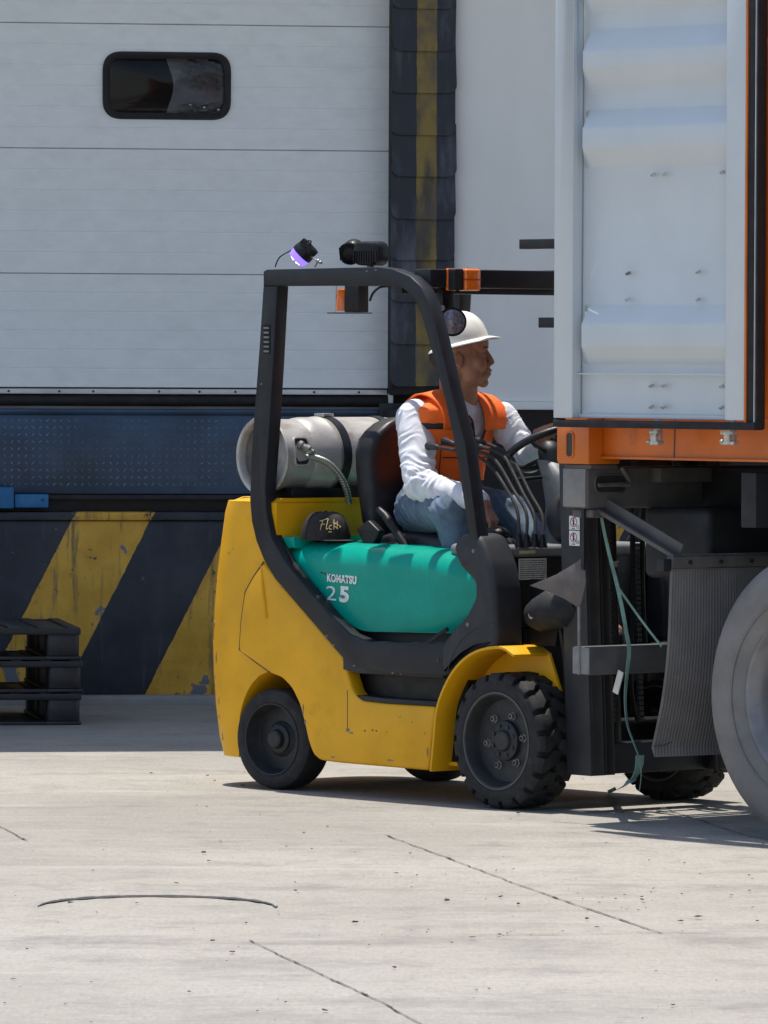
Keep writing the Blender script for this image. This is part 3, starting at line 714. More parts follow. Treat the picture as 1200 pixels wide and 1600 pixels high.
# hinge plate on the front face of the rear leg
a = F([(436, 480), (447, 482), (446, 560), (436, 568)], .062); MB().prism([(a[0][0]-.02, a[0][1]), (a[1][0]-.015, a[1][1]), (a[2][0]-.015, a[2][1]), (a[3][0]-.02, a[3][1])], .03, .066).build('leg_plate', 'frame', fk, bev=.003)
ug, zg = FP(650, 432, .03)
zt_ = FP(500, 420, 0)[1]
MB().box(ug-.05, ug+.05, .062, W-.062, zt_-.078, zt_-.004).build('roof_header', 'frame', fk, bev=.006)
ur_ = FP(414, 430, 0)[0]
MB().box(ur_+.005, ur_+.08, .062, W-.062, zt_-.062, zt_-.004).build('roof_header', 'frame', fk, bev=.006)
u = FP(588, 858, .1)[0]-.20; MB().box(u-.022, u+.022, .064, W-.064, zt_-.052, zt_-.010).build('roof_bar', 'frame', fk, bev=.003)
for v in (.34, .66, .82):
    MB().box(ur_+.081, ug-.051, v-.011, v+.011, zt_-.048, zt_-.014).build('roof_bar', 'frame', fk, bev=.003)
# rear legs' cross brace under the roof (lower beam seen behind the header)
a, za = FP(740, 447, .5)
MB().box(ug-.16, ug-.12, .062, W-.062, zt_-.10, zt_-.055).build('lower_crossbar', 'frame', fk, bev=.003)
# --- lamps on the roof
def lampbody(c, ax, r, dep, m_='black', fins=11, par=fk, name='work_lamp'):
    ax = Vector(ax).normalized(); c = Vector(c)
    o_ = MB().lathe(c, ax, [(0, -dep), (r*.45, -dep), (r*.82, -dep*.75), (r*.97, -dep*.3), (r, 0), (r, dep*.25), (r*.93, dep*.33), (r*.90, dep*.25), (0, dep*.25)], 28).build(name, m_, par)
    mb = MB(); up = Vector((0, 0, 1)); s_ = ax.cross(up).normalized(); up = s_.cross(ax)
    for k in range(fins):
        x = (k/(fins-1)-.5)*1.6*r; h = math.sqrt(max(0, r*r-x*x))*.93
        mt = Matrix((s_, ax, up)).transposed()
        mb.obox(c+s_*x-ax*dep*.62, (.0028, dep*.80, 2*h*.97), mt)
    mb.build('cooling_fin', m_, o_)
    return o_
def PV(px, py, v): u, z = FP(px, py, v); return Vector((u, v, z))
# violet safety spot: head tilted, lens facing down-left
c = PV(474, 395, .10); ax = Vector((-.60, -.45, -.72))
sp = lampbody(c, ax, .046, .042, name='safety_spot')
axn = ax.normalized()
MB().lathe(c, axn, [(.042, .004), (.042, .028), (.036, .042), (.0, .047)], 24).build('violet_lens', 'led', sp)
mb = MB()
for k in range(6):
    x = axn.orthogonal().normalized(); y = axn.cross(x); a = k*math.pi/3
    mb.ell(c+axn*.043+(x*math.cos(a)+y*math.sin(a))*.020, (.006, .006, .006), seg=8, rings=6)
mb.build('diode', 'ledcore', sp)
p1 = PV(497, 408, .10); p2 = PV(492, 417, .10)
MB().tube([c-axn*.01+Vector((.03, 0, -.02)), p1, p2], .005, 6).build('bracket', 'steel', sp)
MB().ell(p1, (.009, .009, .009), seg=8, rings=6).ell(PV(501, 410, .10), (.007, .01, .007), seg=8, rings=6).build('bracket_bolt', 'steel', sp)
MB().tube(bez([c-axn*.03, PV(486, 377, .1), PV(476, 378, .1), PV(455, 391, .1), PV(437, 402, .1), PV(430, 417, .1)]), .0028, 6).build('cable', 'black', sp)
# pair of work lamps
c = PV(553, 393, .16); lampbody(c, (-.2, .45, .12), .050, .05, name='work_lamp')
b_ = PV(579, 396, .10)
mb = MB(); q = Matrix.Rotation(R(10), 3, 'Z')
rings = []
hw = .066; hh = .049
for d, s_ in ((-.035, .82), (-.028, .96), (-.01, 1), (.03, 1), (.036, .96)):
    rings.append([tuple(b_+q @ Vector((x*s_, d, z*s_))) for x, z in [(p[0], p[1]) for p in rrect(-hw, hw, -hh, hh, .036, 6)]])
wl = mb.loft(rings).build('work_lamp', 'black', fk)
mb = MB()
for k in range(10):
    x = -hw*.86+k*hw*1.72/9; mb.obox(b_+q @ Vector((x, -.035, -.014)), (.0035, .008, .046), q)
mb.build('cooling_fin', 'black', wl)
MB().lathe((b_.x, b_.y, b_.z-.047), (0, 0, -1), [(0, -.005), (.012, 0), (.018, .012), (.018, .024)], 12).build('lamp_foot', 'steel', wl)
# amber beacon in a bracket under the roof
mb = MB(); x0, x1 = FP(541, 450, .25)[0], FP(563, 450, .25)[0]; zb0 = FP(560, 490, .25)[1]; zb1 = zt_-.06
bx = MB().box(x0, x1, .24, .295, zb0+.006, zb1).build('beacon_box', 'chassisdark', fk, bev=.003)
MB().box(x0-.09, x1+.004, .225, .31, zb0, zb0+.005).build('bracket_tray', 'chassis', bx)
MB().lathe(((x0-.034), .262, zb0+.012), (0, 0, 1), [(0, 0), (.030, 0), (.028, .045), (.024, .085), (0, .09)], 20).build('amber_lens', 'amber', bx)
MB().tube([(x0-.055, .24, zb0), (x0-.05, .24, zb1)], .002, 6).tube([(x0-.055, .30, zb0), (x0-.05, .30, zb1)], .002, 6).build('cage_wire', 'steel', bx)
MB().tube(bez([PV(578, 470, .28), PV(583, 458, .28), PV(594, 449, .28), PV(612, 447, .3)]), .005, 6).build('cable', 'black', bx)
# turn signal on the header
c = PV(717, 437, .22); q0 = FU(699, 420, ug+.05); q1 = FU(738, 454, ug+.05)
sg = MB().prism(rrect(q0[0], q0[0]+(q1[0]-q0[0])*.36, q1[1], q0[1], .008), ug+.050, ug+.095, plane='vz').build('turn_signal', 'blackmat', fk, bev=.004)
MB().prism(rrect(q0[0]-.004, q0[0]+(q1[0]-q0[0])*.33, q1[1]-.002, q0[1]+.002, .008), ug+.044, ug+.057, plane='vz').build('lens_rim', 'amber', sg, bev=.002)
MB().prism(rrect(q0[0]+(q1[0]-q0[0])*.38, q1[0], q1[1]-.002, q0[1]+.001, .012), ug+.050, ug+.105, plane='vz', r=.010, n=3).build('amber_lens', 'amber', sg)
zc = (q0[1]+q1[1])/2
MB().box(ug+.052, ug+.107, q0[0]+(q1[0]-q0[0])*.38, q1[0]+.0012, zc-.002, zc+.002).build('lens_ridge', 'red', sg)
# round work lamp under the header
c = Vector((ug+.0, 0, 0)); vv, zz = FU(706, 503, ug+.06); c = Vector((ug+.06, vv, zz))
hl = lampbody(c, (.80, -.45, .0), .058, .045, name='work_lamp')
MB().lathe(c, (.80, -.45, .0), [(.050, .0115), (.045, .016), (0, .02)], 28).build('clear_lens', 'lens', hl)
MB().box(c.x-.05, c.x-.02, c.y-.03, c.y+.03, c.z+.05, zt_-.075).build('hanger', 'black', hl, bev=.003)
MB().ell(c+Vector((.0, -.05, .055)), (.012, .01, .012), seg=10, rings=8).build('hanger_bolt', 'steel', hl)
# bolts on the header top
for px_, py_ in ((744, 417), (756, 417)):
    p_ = PV(px_, py_, .30); MB().tube([(ug, p_.y, zt_-.006), (ug+.004, p_.y, zt_+.008)], .003, 6).build('cable_tie', 'lettering', fk)
for k in range(12):
    px_, py_ = random.choice(((470, 955), (505, 998), (560, 1044), (620, 1052), (440, 915), (403, 600), (398, 720), (520, 1008), (655, 1050), (500, 425), (580, 420)))
    u_, z_ = FP(px_+random.uniform(-8, 8), py_+random.uniform(-4, 4), 0); q_ = [(u_+random.uniform(.3, 1)*.009*math.cos(t*.7), z_+random.uniform(.3, 1)*.005*math.sin(t*.7)) for t in range(9)]
    MB().prism(q_, -.0007, .001).build('scrape', 'bolt', gl if py_ > 450 else gr)
# --- step well, floor frame
zs_t = FP(620, 1094, .0)[1]; ue = FP(541, 1060, 0)[0]
MB().box(ue-.03, -.36, .12, .26, zs_t-.02, .72).build('step_well', 'plastic', fk, bev=.01)
stp = MB().prism(F([(553, 1086), (566, 1095), (600, 1099), (684, 1104), (684, 1096), (600, 1091), (570, 1087)], .02), .022, .14, r=.003).build('step_tread', 'frame', fk)
MB().prism(F([(540, 1046), (560, 1052), (697, 1060), (697, 1006), (575, 1003), (540, 1020)], .03), .012, .2, r=.01).build('sill_cover', 'plastic', fk)
a = F([(640, 1010), (655, 1006), (672, 1003), (690, 990), (701, 983)], .01)
MB().tube(bez([(q[0], .004, q[1]) for q in a]), [.005]*12+[.009]*13, 8).build('grab_rubber', 'blackmat', fk)
# --- front cowls
cowl_px = [(707, 858), (711, 845), (720, 835), (735, 833), (748, 838), (757, 856), (766, 880), (773, 920), (775, 970), (775, 1012), (745, 1016), (722, 1030), (705, 1048), (694, 1062), (688, 1040), (688, 1008), (703, 988), (728, 960), (741, 934), (741, 910), (717, 885)]
cowl = fillet(F(cowl_px, .0), .02, 3)
for v0, v1 in ((-.002, .15), (W-.15, W+.002)):
    cwl = MB().prism(cowl, v0, v1, r=.026, n=5).build('front_cowl', 'plastic', fk, sharp=50)
    if v0 < 0:
        a = F([(700, 1050), (707, 1025), (722, 1000), (745, 982), (775, 975)], 0)
        MB().tube(bez([(q[0], -.0025, q[1]) for q in a]), .0022, 5).build('cover_seam', 'ink', cwl)
        for q in ((685, 1032), (731, 976), (740, 861)):
            b_ = FP(q[0], q[1], 0); MB().lathe((b_[0], -.001, b_[1]), (0, -1, 0), [(0, .003), (.008, .002), (.009, -.003)], 12).build('cover_bolt', 'ink' if q[0] == 685 else 'bolt', cwl)
# --- dash
ud = FP(797, 862, .15)[0]; zd0 = FP(820, 872, .15)[1]; zd1 = FP(820, 853, .15)[1]
MB().box(ud-.34, ud-.0, .13, W-.13, zd0, zd1).build('dash_shelf', 'ltplastic', fk, bev=.02, seg=4)
MB().box(ud-.30, ud-.02, .14, W-.14, .70, zd0+.01).box(ud-.25, ud-.021, .24, W-.24, .34, .699).build('dash_front', 'black', fk, bev=.01)
q0 = FU(811, 873, ud-.016); q1 = FU(854, 905, ud-.016)
dc = MB().box(ud-.0195, ud-.0165, q0[0], q1[0], q1[1], q0[1]).build('decal_sheet', 'decal', fk)
mb = MB()
for r_ in range(9):
    x = q0[0]+.006
    z = q0[1]-.006-r_*(q0[1]-q1[1]-.008)/9
    while x < q1[0]-.012:
        l_ = random.uniform(.008, .03); mb.box(ud-.0168, ud-.0155, x, min(x+l_, q1[0]-.005), z-.0042, z-.0012); x += l_+.004
mb.build('decal_print', 'ink', dc)
q0 = FU(811, 862, ud); q1 = FU(836, 868, ud)
M['cream'] = mat('cream_sticker', (.6, .56, .3), .5)
MB().box(ud+.0002, ud+.002, q0[0], q1[0], zd0+.014, zd1-.022).build('cream_sticker', 'cream', fk)
# steering column and instrument pod
col = MB(); rings = []
for z, u, v, a, b in ((zd1-.02, ud-.10, .60, .13, .10), (zd1+.07, ud-.11, .60, .125, .095), (zd1+.16, ud-.13, .59, .10, .08), (zd1+.26, ud-.17, .58, .075, .07), (zd1+.33, ud-.22, .57, .05, .055)):
    rings.append([(u+a*math.copysign(abs(math.cos(t))**.7, math.cos(t)), v+b*math.copysign(abs(math.sin(t))**.7, math.sin(t)), z) for t in [2*math.pi*k/24 for k in range(24)]])
cl_ = col.loft(rings).build('steering_column', 'ltplastic', fk, sharp=60)
MB().ell((ud-.06, .50, zd1+.10), (.10, .05, .10)).build('column_lobe', 'plastic', cl_)
sc_ = Vector((-.32, .56, 1.405)); sn = Vector((-.48, 0, .88)).normalized()
sw_ = MB().ring(sc_, sn, .175, .0155, 56, 12).build('steering_wheel', 'vinyl', fk)
mb = MB(); mb.lathe(sc_-sn*.05, sn, [(0, .07), (.03, .068), (.045, .05), (.05, .02), (.03, -.06)], 20)
mb.build('wheel_hub', 'vinyl', sw_)
mb = MB(); xx = sn.orthogonal().normalized(); yy = sn.cross(xx)
for a in (.3, 2.4, 4.4): d = xx*math.cos(a)+yy*math.sin(a); mb.tube([sc_-sn*.025+d*.03, sc_+d*.168], .009, 8)
mb.build('wheel_spoke', 'vinyl', sw_)
sp_ = sc_+Vector((-.10, -.11, -.03))
MB().tube([(ud-.2, .5, zd1+.26), (ud-.24, .38, zd1+.25)], .008, 8).build('direction_lever', 'black', cl_)
# hydraulic levers
knobs = [((672, 697), .30), ((697, 690), .34), ((742, 688), .38), ((757, 686), .42)]
paths = [[(672, 697), (708, 703), (745, 713), (768, 730), (790, 762), (808, 797), (811, 835)],
         [(697, 690), (735, 702), (765, 712), (782, 730), (802, 765), (822, 800), (823, 835)],
         [(742, 696), (768, 703), (788, 714), (800, 735), (817, 770), (834, 803), (836, 835)],
         [(745, 688), (775, 699), (797, 712), (810, 733), (828, 770), (847, 805), (848, 836)]]
for i, p in enumerate(paths):
    v = .30+.045*i; vb = .20+i*.03
    pts = [PV(x, y, v+(vb-v)*k/(len(p)-1)) for k, (x, y) in enumerate(p)]
    B_ = bez(pts, 5)
    lv = MB().tube(B_, .0068, 8).build('control_lever', 'blackmat', fk)
    d = (B_[3]-B_[0]).normalized()
    MB().cap(B_[0]-d*.01, B_[0]+d*.05, .017, .011, 14).build('lever_knob', 'vinyl', lv)
    MB().lathe(B_[-1]-Vector((0, 0, .05)), (0, 0, 1), [(.02, 0), (.016, .02), (.01, .05)], 12).build('lever_boot', 'black', lv)
c = PV(776, 834, .24); MB().ell(c, (.055, .05, .030)).build('lever_gaiter', 'black', fk)
MB().lathe(PV(775, 843, .24)-Vector((0, 0, .03)), (0, 0, 1), [(.085, 0), (.082, .02), (.070, .034), (.05, .04), (0, .042)], 28).build('control_pod', 'plastic', fk)
# --- seat
def FM(pts): return pts
rings = []
for z, uc, hd, hw_ in ((1.03, -1.10, .045, .235), (1.10, -1.115, .06, .25), (1.22, -1.135, .062, .255), (1.32, -1.15, .062, .255), (1.38, -1.155, .066, .25), (1.43, -1.15, .070, .235), (1.465, -1.145, .068, .205), (1.495, -1.14, .060, .165), (1.515, -1.135, .045, .12), (1.522, -1.13, .02, .07)):
    ring = []
    for k in range(48):
        t = 2*math.pi*k/48; c_, s_ = math.cos(t), math.sin(t)
        x = hd*math.copysign(abs(c_)**.6, c_); y = hw_*math.copysign(abs(s_)**.5, s_)
        if c_ > 0: x += .020*(abs(y)/hw_)**3*(1 if z > 1.1 else 0)
        ring.append((uc+x, .535+y, z))
    rings.append(ring)
MB().loft(rings).build('seat_back', 'vinyl', fk, sharp=60)
MB().prism(fillet([(-.54, .99), (-.56, .94), (-1.05, .90), (-1.07, 1.03), (-.98, 1.06), (-.62, 1.055)], .035, 4), .27, .80, r=.045, n=5).build('seat_cushion', 'vinyl', fk, sharp=60)
MB().prism(fillet([(-.56, .93), (-.6, .88), (-1.03, .86), (-1.05, .93)], .01, 2), .33, .75, r=.01).build('seat_base', 'black', fk)
mb = MB(); mb.tube([PV(592, 797, .23), PV(602, 806, .22), PV(640, 862, .22), PV(655, 880, .24)], .018, 10); ar = mb.build('hip_restraint', 'black', fk)
MB().prism(fillet(F([(565, 826), (583, 812), (601, 830), (590, 854), (577, 853)], .2), .01, 3), .17, .21, r=.008).build('belt_box', 'black', ar)
MB().lathe(PV(612, 858, .19), (0, -1, 0), [(0, .01), (.028, .008), (.034, -.01)], 18).build('recline_knob', 'plastic', ar)
# --- wheels
def lug_tyre(c, R_, wd, name, nl=19):
    # c centre of outer face; axis +y into the machine
    root = MB().lathe(c, (0, 1, 0), [(R_*.66, .012), (R_*.70, .002), (R_*.80, -.004), (R_*.88, .002), (R_*.905, .014), (R_*.915, .03), (R_*.915, wd-.03), (R_*.905, wd-.014), (R_*.8, wd), (R_*.66, wd-.01)], 72).build(name, 'tyre', fk)
    t_ = MB(); cx, cy, cz = c
    def P(a, r, v): return (cx+r*math.cos(a), cy+v, cz+r*math.sin(a))
    da = 2*math.pi/nl
    for k in range(nl):
        for side in (0, 1):
            a = k*da+side*da*.5; sg_ = 1 if side == 0 else -1
            ys = [.002, .016, wd*.22, wd*.36, wd*.52]; off = [0, 0, 0, .34*da, .34*da]; wdh = [.36, .36, .35, .35, .33]
            vs = []; fs = []
            for i, (y, of, wh) in enumerate(zip(ys, off, wdh)):
                v = y if side == 0 else wd-y
                ro = R_*.985 if i == 0 else R_
                for (s_, r_) in ((-1, R_*.885), (-1, ro), (1, ro), (1, R_*.885)):
                    vs.append(P(a+of+s_*wh*da*(1.06 if r_ < ro else .98), r_-(.012 if (i == 0 and r_ > R_*.95) else 0), v))
            for i in range(4):
                b = i*4
                for j in range(3): fs.append((b+j, b+j+1, b+j+5, b+j+4))
            fs += [(0, 1, 2, 3), (16, 17, 18, 19)]
            t_.faces(vs, fs)
    t_.build('tread_lug', 'tyre', root, bev=.0035, seg=2)
    return root
uf_ = 0.0
fw = empty('front_wheel', (0, 0, 0)); fw.parent = fk
def front_wheel(v, flip=False):
    e = bpy.data.objects.new('front_wheel', None); sc.collection.objects.link(e); e.parent = fk
    R1 = .268; c = (0, v, R1)
    t_ = lug_tyre(c, R1, .20, 'tyre'); t_.parent = e
    rim_ = MB().lathe(c, (0, 1, 0), [(R1*.715, .004), (R1*.70, -.002), (R1*.675, -.001), (R1*.66, .006), (R1*.63, .03), (R1*.60, .052), (R1*.30, .056), (R1*.0, .058)], 60).build('rim', 'rim', e)
    MB().ring((0, v-.0005, R1), (0, 1, 0), R1*.705, .0035, 60, 6).build('rim_edge', 'chassis', e)
    hub = MB().lathe((0, v+.058, R1), (0, -1, 0), [(0, .034), (.036, .034), (.041, .030), (.043, .022), (.072, .022), (.078, .018), (.080, 0)], 32).build('hub', 'rim', e)
    for k in range(6):
        a = R(k*60+8); x, z = .105*math.cos(a), .105*math.sin(a)
        nut = MB().lathe((x, v+.056, R1+z), (0, -1, 0), [(.017, 0), (.017, .006), (.0125, .007), (.012, .020), (.008, .021), (.007, .010), (0, .010)], 6).build('wheel_nut', 'bolt', e, smooth=False)
    for k in range(8):
        a = R(k*45+20); x, z = .060*math.cos(a), .060*math.sin(a)
        MB().lathe((x, v+.037, R1+z), (0, -1, 0), [(.009, 0), (.009, .006), (0, .007)], 8).build('hub_bolt', 'rim', hub)
    return e
bpy.data.objects.remove(fw)
front_wheel(0.0); front_wheel(W-.20)
def rear_wheel(v):
    e = bpy.data.objects.new('rear_wheel', None); sc.collection.objects.link(e); e.parent = fk
    u0 = FP(423, 1157, .04)[0]; R1 = .206; c = (u0, v, R1)
    MB().lathe(c, (0, 1, 0), [(R1*.66, .03), (R1*.70, .006), (R1*.76, .0), (R1*.90, .001), (R1*.975, .012), (R1, .03), (R1*.998, .075), (R1, .12), (R1*.97, .138), (R1*.8, .15)], 64).build('tyre', 'tyre', e)
    MB().lathe(c, (0, 1, 0), [(R1*.73, .004), (R1*.715, -.002), (R1*.69, .0), (R1*.67, .012), (R1*.64, .055), (R1*.60, .066), (R1*.36, .062), (R1*.30, .05), (0, .05)], 56).build('rim', 'rim', e)
    MB().lathe((u0, v+.055, R1), (0, -1, 0), [(.062, 0), (.058, .014), (.05, .018), (.040, .020), (.036, .040), (.03, .045), (0, .045)], 32).build('hub', 'rim', e)
    cc_ = Vector((u0, v+.075, 0)); e.rotation_euler = (0, 0, R(7)); e.location = cc_-Matrix.Rotation(R(7), 3, 'Z') @ cc_
rear_wheel(.035); rear_wheel(W-.19)
# --- fender
fo = F([(670.5, 1205), (675, 1158), (679, 1114), (688, 1082), (705, 1049), (726, 1026), (751, 1013), (782, 1009.5)], -.004)
ue2 = FP(803, 1023, -.004)
pl = fo+[ue2]
pl = [tuple(v.to_2d()) for v in bez([(p[0], p[1], 0) for p in pl], 3)]
th_ = .012; outer_ = pl; inner_ = []
for i, p in enumerate(pl):
    a = Vector(pl[max(0, i-1)]); b = Vector(pl[min(len(pl)-1, i+1)]); t = (b-a).normalized(); n = Vector((t.y, -t.x)); inner_.append(tuple(Vector(p)+n*th_))
for v0, v1 in ((-.004, .195),):
    fd = MB().prism(outer_+inner_[::-1], v0, v1).build('fender', 'yellow', fk, bev=.003)
    if v0 > .1: continue
    iw = inner_[2:]+[FP(862, 1020, .19), FP(880, 1080, .19), (FP(880, 1080, .19)[0]-.02, .32), (-.27, .32)]
    MB().prism(iw, (v1-.02 if v0 < 0 else v0), (v1-.008 if v0 < 0 else v0+.012)).build('inner_fender', 'yellow', fd)
# --- tilt cylinder and hoses
c0 = PV(838, 960, .16); c1 = PV(892, 952, .16)
tc = MB().tube([c0+Vector((-.02, 0, 0)), c0+Vector((.02, 0, .0)), c0.lerp(c1, .5)+Vector((0, 0, .012)), c1, c1+Vector((.05, 0, .02))], [.050, .068, .080, .076, .04], 20).build('tilt_cylinder', 'blackmat', fk)
MB().lathe(PV(835, 961, .11), (0, -1, 0), [(0, .02), (.015, .019), (.018, .014), (.018, .0), (.034, -.004), (.036, -.02)], 8).build('pin_bolt', 'galv', tc)
MB().tube(bez([PV(860, 925, .12), PV(850, 935, .12), PV(840, 943, .12), PV(837, 955, .12)]), .006, 8).build('pipe', 'steel', tc)
for k in range(3): MB().tube(bez([(.12, .18+k*.05, .85), (.20, .17+k*.05, .65), (.18, .2+k*.05, .45), (.1, .2, .3)]), .012, 8).build('hose', 'black', fk)
MB().box(.02, .12, .2, W-.2, .2, .34).build('front_axle', 'black', fk, bev=.02)
MB().prism(F([(822, 905), (868, 905), (872, 925), (862, 1010), (822, 1008)], .16), .18, .2).build('splash_plate', 'black', fk)
# --- mast
def tilt(u, z): return u+(z-.8)*(-.046)
def rail(v0, v1, u0, u1, z0, z1, name, m_='frame', par=fk, fl=.02):
    mb = MB()
    for a, b, c_, d in ((v0, v0+.018, u0, u1), (v0+.0185, v1, u0, u0+fl), (v0+.0185, v1, u1-fl, u1)):
        vs = []
        for z in (z0, z1):
            for u in (c_, d):
                for v in (a, b): vs.append((tilt(u, z), v, z))
        mb.faces(vs, [(0, 1, 3, 2), (4, 6, 7, 5), (0, 2, 6, 4), (1, 5, 7, 3), (0, 4, 5, 1), (2, 3, 7, 6)])
    return mb.build(name, m_, par, bev=.002)
um0 = FP(879, 950, .13)[0]; um1 = FP(917, 950, .13)[0]
zt2 = 2.08; zm0 = FP(900, 1211, .13)[1]
r0 = rail(.13, .20, um0, um1, zm0, zt2, 'mast_rail', 'plastic')
rail(W-.20, W-.13, um0, um1, zm0, zt2, 'mast_rail', 'plastic')
rail(.203, .262, um0+.01, um1-.005, zm0, zt2-.02, 'inner_mast_rail', 'black')
rail(W-.262, W-.203, um0+.01, um1-.005, zm0, zt2-.02, 'inner_mast_rail', 'black')
mb = MB(); mb.box(um0+.02, um1-.02, .2, W-.2, zm0, zm0+.12); mb.build('mast_foot', 'frame', fk, bev=.005)
for v in (.33, W-.33):
    cy = MB().tube([(tilt(um0+.05, .2), v, .2), (tilt(um0+.05, 1.95), v, 1.95)], .036, 16).build('lift_cylinder', 'black', fk)
    for z in (.55, .95, 1.25): MB().lathe((tilt(um0+.05, z), v, z), (0, 0, 1), [(.037, 0), (.043, .002), (.043, .022), (.037, .024)], 16).build('cylinder_clamp', 'steel' if z == .95 else 'black', cy)
ch = []
for v in (.27, .42, W-.42, W-.27):
    mb = MB(); z = .35
    while z < 1.9:
        mb.box(tilt(um0+.11, z), tilt(um0+.125, z), v-.012, v+.012, z, z+.016); z += .0205
    mb.build('lift_chain', 'chassisdark', fk)
mb = MB(); mb.tube(bez([(um0+.1, .40, 1.3), (um0+.1, .41, .9), (um0+.1, .40, .5), (um0+.08, .46, .35)]), .011, 8).tube(bez([(um0+.1, .47, 1.3), (um0+.1, .46, .9), (um0+.1, .49, .5)]), .011, 8)
mb.build('mast_hose', 'black', fk)
for z in (.5, 1.30): MB().box(um0-.01, um0+.02, .2, W-.2, z, z+.07).build('mast_crossmember', 'frame', fk, bev=.004)
def arm(px, y0, y1, v, ue_, name):
    u, za = FP(px, y0, v); _, zb_ = FP(px, y1, v)
    return MB().box(u, ue_, v, v+.05, zb_, za).build(name, 'frame', fk, bev=.002)
arm(811, 374, 389, .13, um1-.03, 'mast_arm'); arm(841, 496, 512, .13, um1-.03, 'mast_arm')
# stickers on the mast side
for k, (ya, yb) in enumerate(((806, 828), (829, 853))):
    a = FP(890, ya, .128); b = FP(906, yb, .128)
    st_ = MB().prism([(a[0], a[1]), (b[0], a[1]), (b[0], b[1]), (a[0], b[1])], .126, .1285).build('warning_sticker', 'lettering', r0)
    cx = (a[0]+b[0])/2-.004; cz = (a[1]+b[1])/2+.003
    mb = MB().ring((cx, .1255, cz), (0, 1, 0), .018, .0016, 24, 6); mb.tube([(cx-.013, .1255, cz+.013), (cx+.013, .1255, cz-.013)], .0014, 6)
    mb.build('prohibition_ring', 'red', st_)
    mb = MB(); mb.box(cx-.004, cx+.003, .1245, .1265, cz-.013, cz+.008).ell((cx, .1255, cz+.012), (.004, .001, .004), seg=8, rings=6)
    mb.box(cx-.010, cx+.008, .1245, .1265, cz-.0275, cz-.0245); mb.ring((b[0]-.010, .1255, cz-.018), (0, 1, 0), .006, .0012, 14, 5)
    mb.build('pictogram', 'ink', st_)
# carriage and forks, raised into the container
mb = MB(); mb.box(um1+.02, um1+.06, .1, W-.1, 1.50, 1.56).box(um1+.02, um1+.06, .1, W-.1, 1.86, 1.92); mb.build('carriage', 'frame', fk, bev=.004)
for v in (.25, W-.37): MB().prism([(um1+.06, 1.95), (um1+.10, 1.95), (um1+.10, 1.50), (um1+1.1, 1.47), (um1+1.1, 1.46), (um1+.06, 1.455)], v, v+.12).build('fork', 'frame', fk, bev=.003)
# ---------------------------------------------------------------- gas cylinder lying on the counterweight
gt = empty('gas_cylinder', tuple(Vector((O.x, O.y, 0))+A*-1.52+Vv*.07+Vector((0, 0, ztop_cw))), AF, label='scuffed silver gas cylinder strapped across the rear of the forklift', cat='gas cylinder')
rt_ = .158; zc_ = rt_+.012
M['tank2'] = M['tank']
ky = [(0.0, .13), (.03, .135), (.045, .150), (.06, rt_)]
body = MB().lathe((0, .075, zc_), (0, 1, 0), [(0, .04), (.06, .043), (.11, .055), (.142, .075), (rt_-.003, .105), (rt_, .13), (rt_, .20), (rt_+.003, .205), (rt_+.003, .215), (rt_, .22), (rt_, .56), (rt_-.004, .61), (.13, .66), (.08, .69), (0, .70)], 64).build('tank_body', 'tank', gt, sharp=50)
cr = MB().lathe((0, .0, zc_), (0, 1, 0), [(.138, .03), (.143, .006), (.148, .0), (rt_+.003, -.001), (rt_+.006, .005), (rt_+.001, .014), (.151, .03), (.150, .14), (.147, .19), (.13, .19)], 64).build('foot_ring', 'tank', gt)
for y in (.33, .60):
    MB().lathe((0, y+.0, zc_), (0, 1, 0), [(rt_, -.02), (rt_+.005, -.02), (rt_+.005, .02), (rt_, .02)], 64).build('holding_strap', 'frame', gt)
MB().box(-.03, .035, .305, .36, zc_+rt_+.002, zc_+rt_+.016).build('strap_buckle', 'steel', gt, bev=.003)
MB().box(-.12, -.02, .05, .70, .0, .05).box(.02, .14, .05, .70, .0, .04).build('cradle', 'black', gt, bev=.004)
# valve recess, valve and hose on the front-facing side
def GU(px, py, u): v, z = FU(px, py, u); return Vector((u+1.52, v-.07, z-ztop_cw))
def GP(px, py, v): u, z = FP(px, py, v); return Vector((u+1.52, v-.07, z-ztop_cw))
a = R(-8)
rec = []
mb = MB(); rr = rrect(-.035, .035, -.055, .055, .02, 4); rings = []
def onc(y, s_): an = s_/rt_+R(8); return Vector((math.cos(an), 0, math.sin(an)))
for dep in (.0025, .0028):
    rings.append([tuple(Vector((0, .092+q[0], zc_))+onc(0, q[1])*(.150+dep)) for q in rr])
mb.loft(rings); rc = mb.build('valve_recess', 'chassisdark', gt)
pr = []
for q in rr+[rr[0]]: pr.append(Vector((0, .092+q[0]*1.12, zc_))+onc(0, q[1]*1.1)*(.153))
MB().tube(pr, .005, 6).build('recess_rim', 'tank', gt)
v0 = Vector((0, .080, zc_))+onc(0, .03)*.15
vd = Vector((.75, .5, -.45)).normalized()
vl = MB().lathe(v0, vd, [(.020, 0), (.020, .014), (.013, .016), (.013, .03), (.018, .032), (.018, .05), (.010, .052), (.010, .07)], 12).build('valve', 'bolt', gt)
h0 = v0+vd*.06
M['hose'] = mat('steel_hose', (.24, .26, .22), .4, metal=.6, var=.2, scale=30)
hp_ = bez([h0, GU(481, 712, -1.335), GU(495, 716, -1.325), GU(513, 724, -1.32), GU(530, 742, -1.32), GU(541, 764, -1.33), GU(546, 786, -1.35)], 12)
rs = [.0125+(.0022 if k % 2 else -.001) for k in range(len(hp_))]
MB().tube(hp_, rs, 10).build('hose', 'hose', gt)
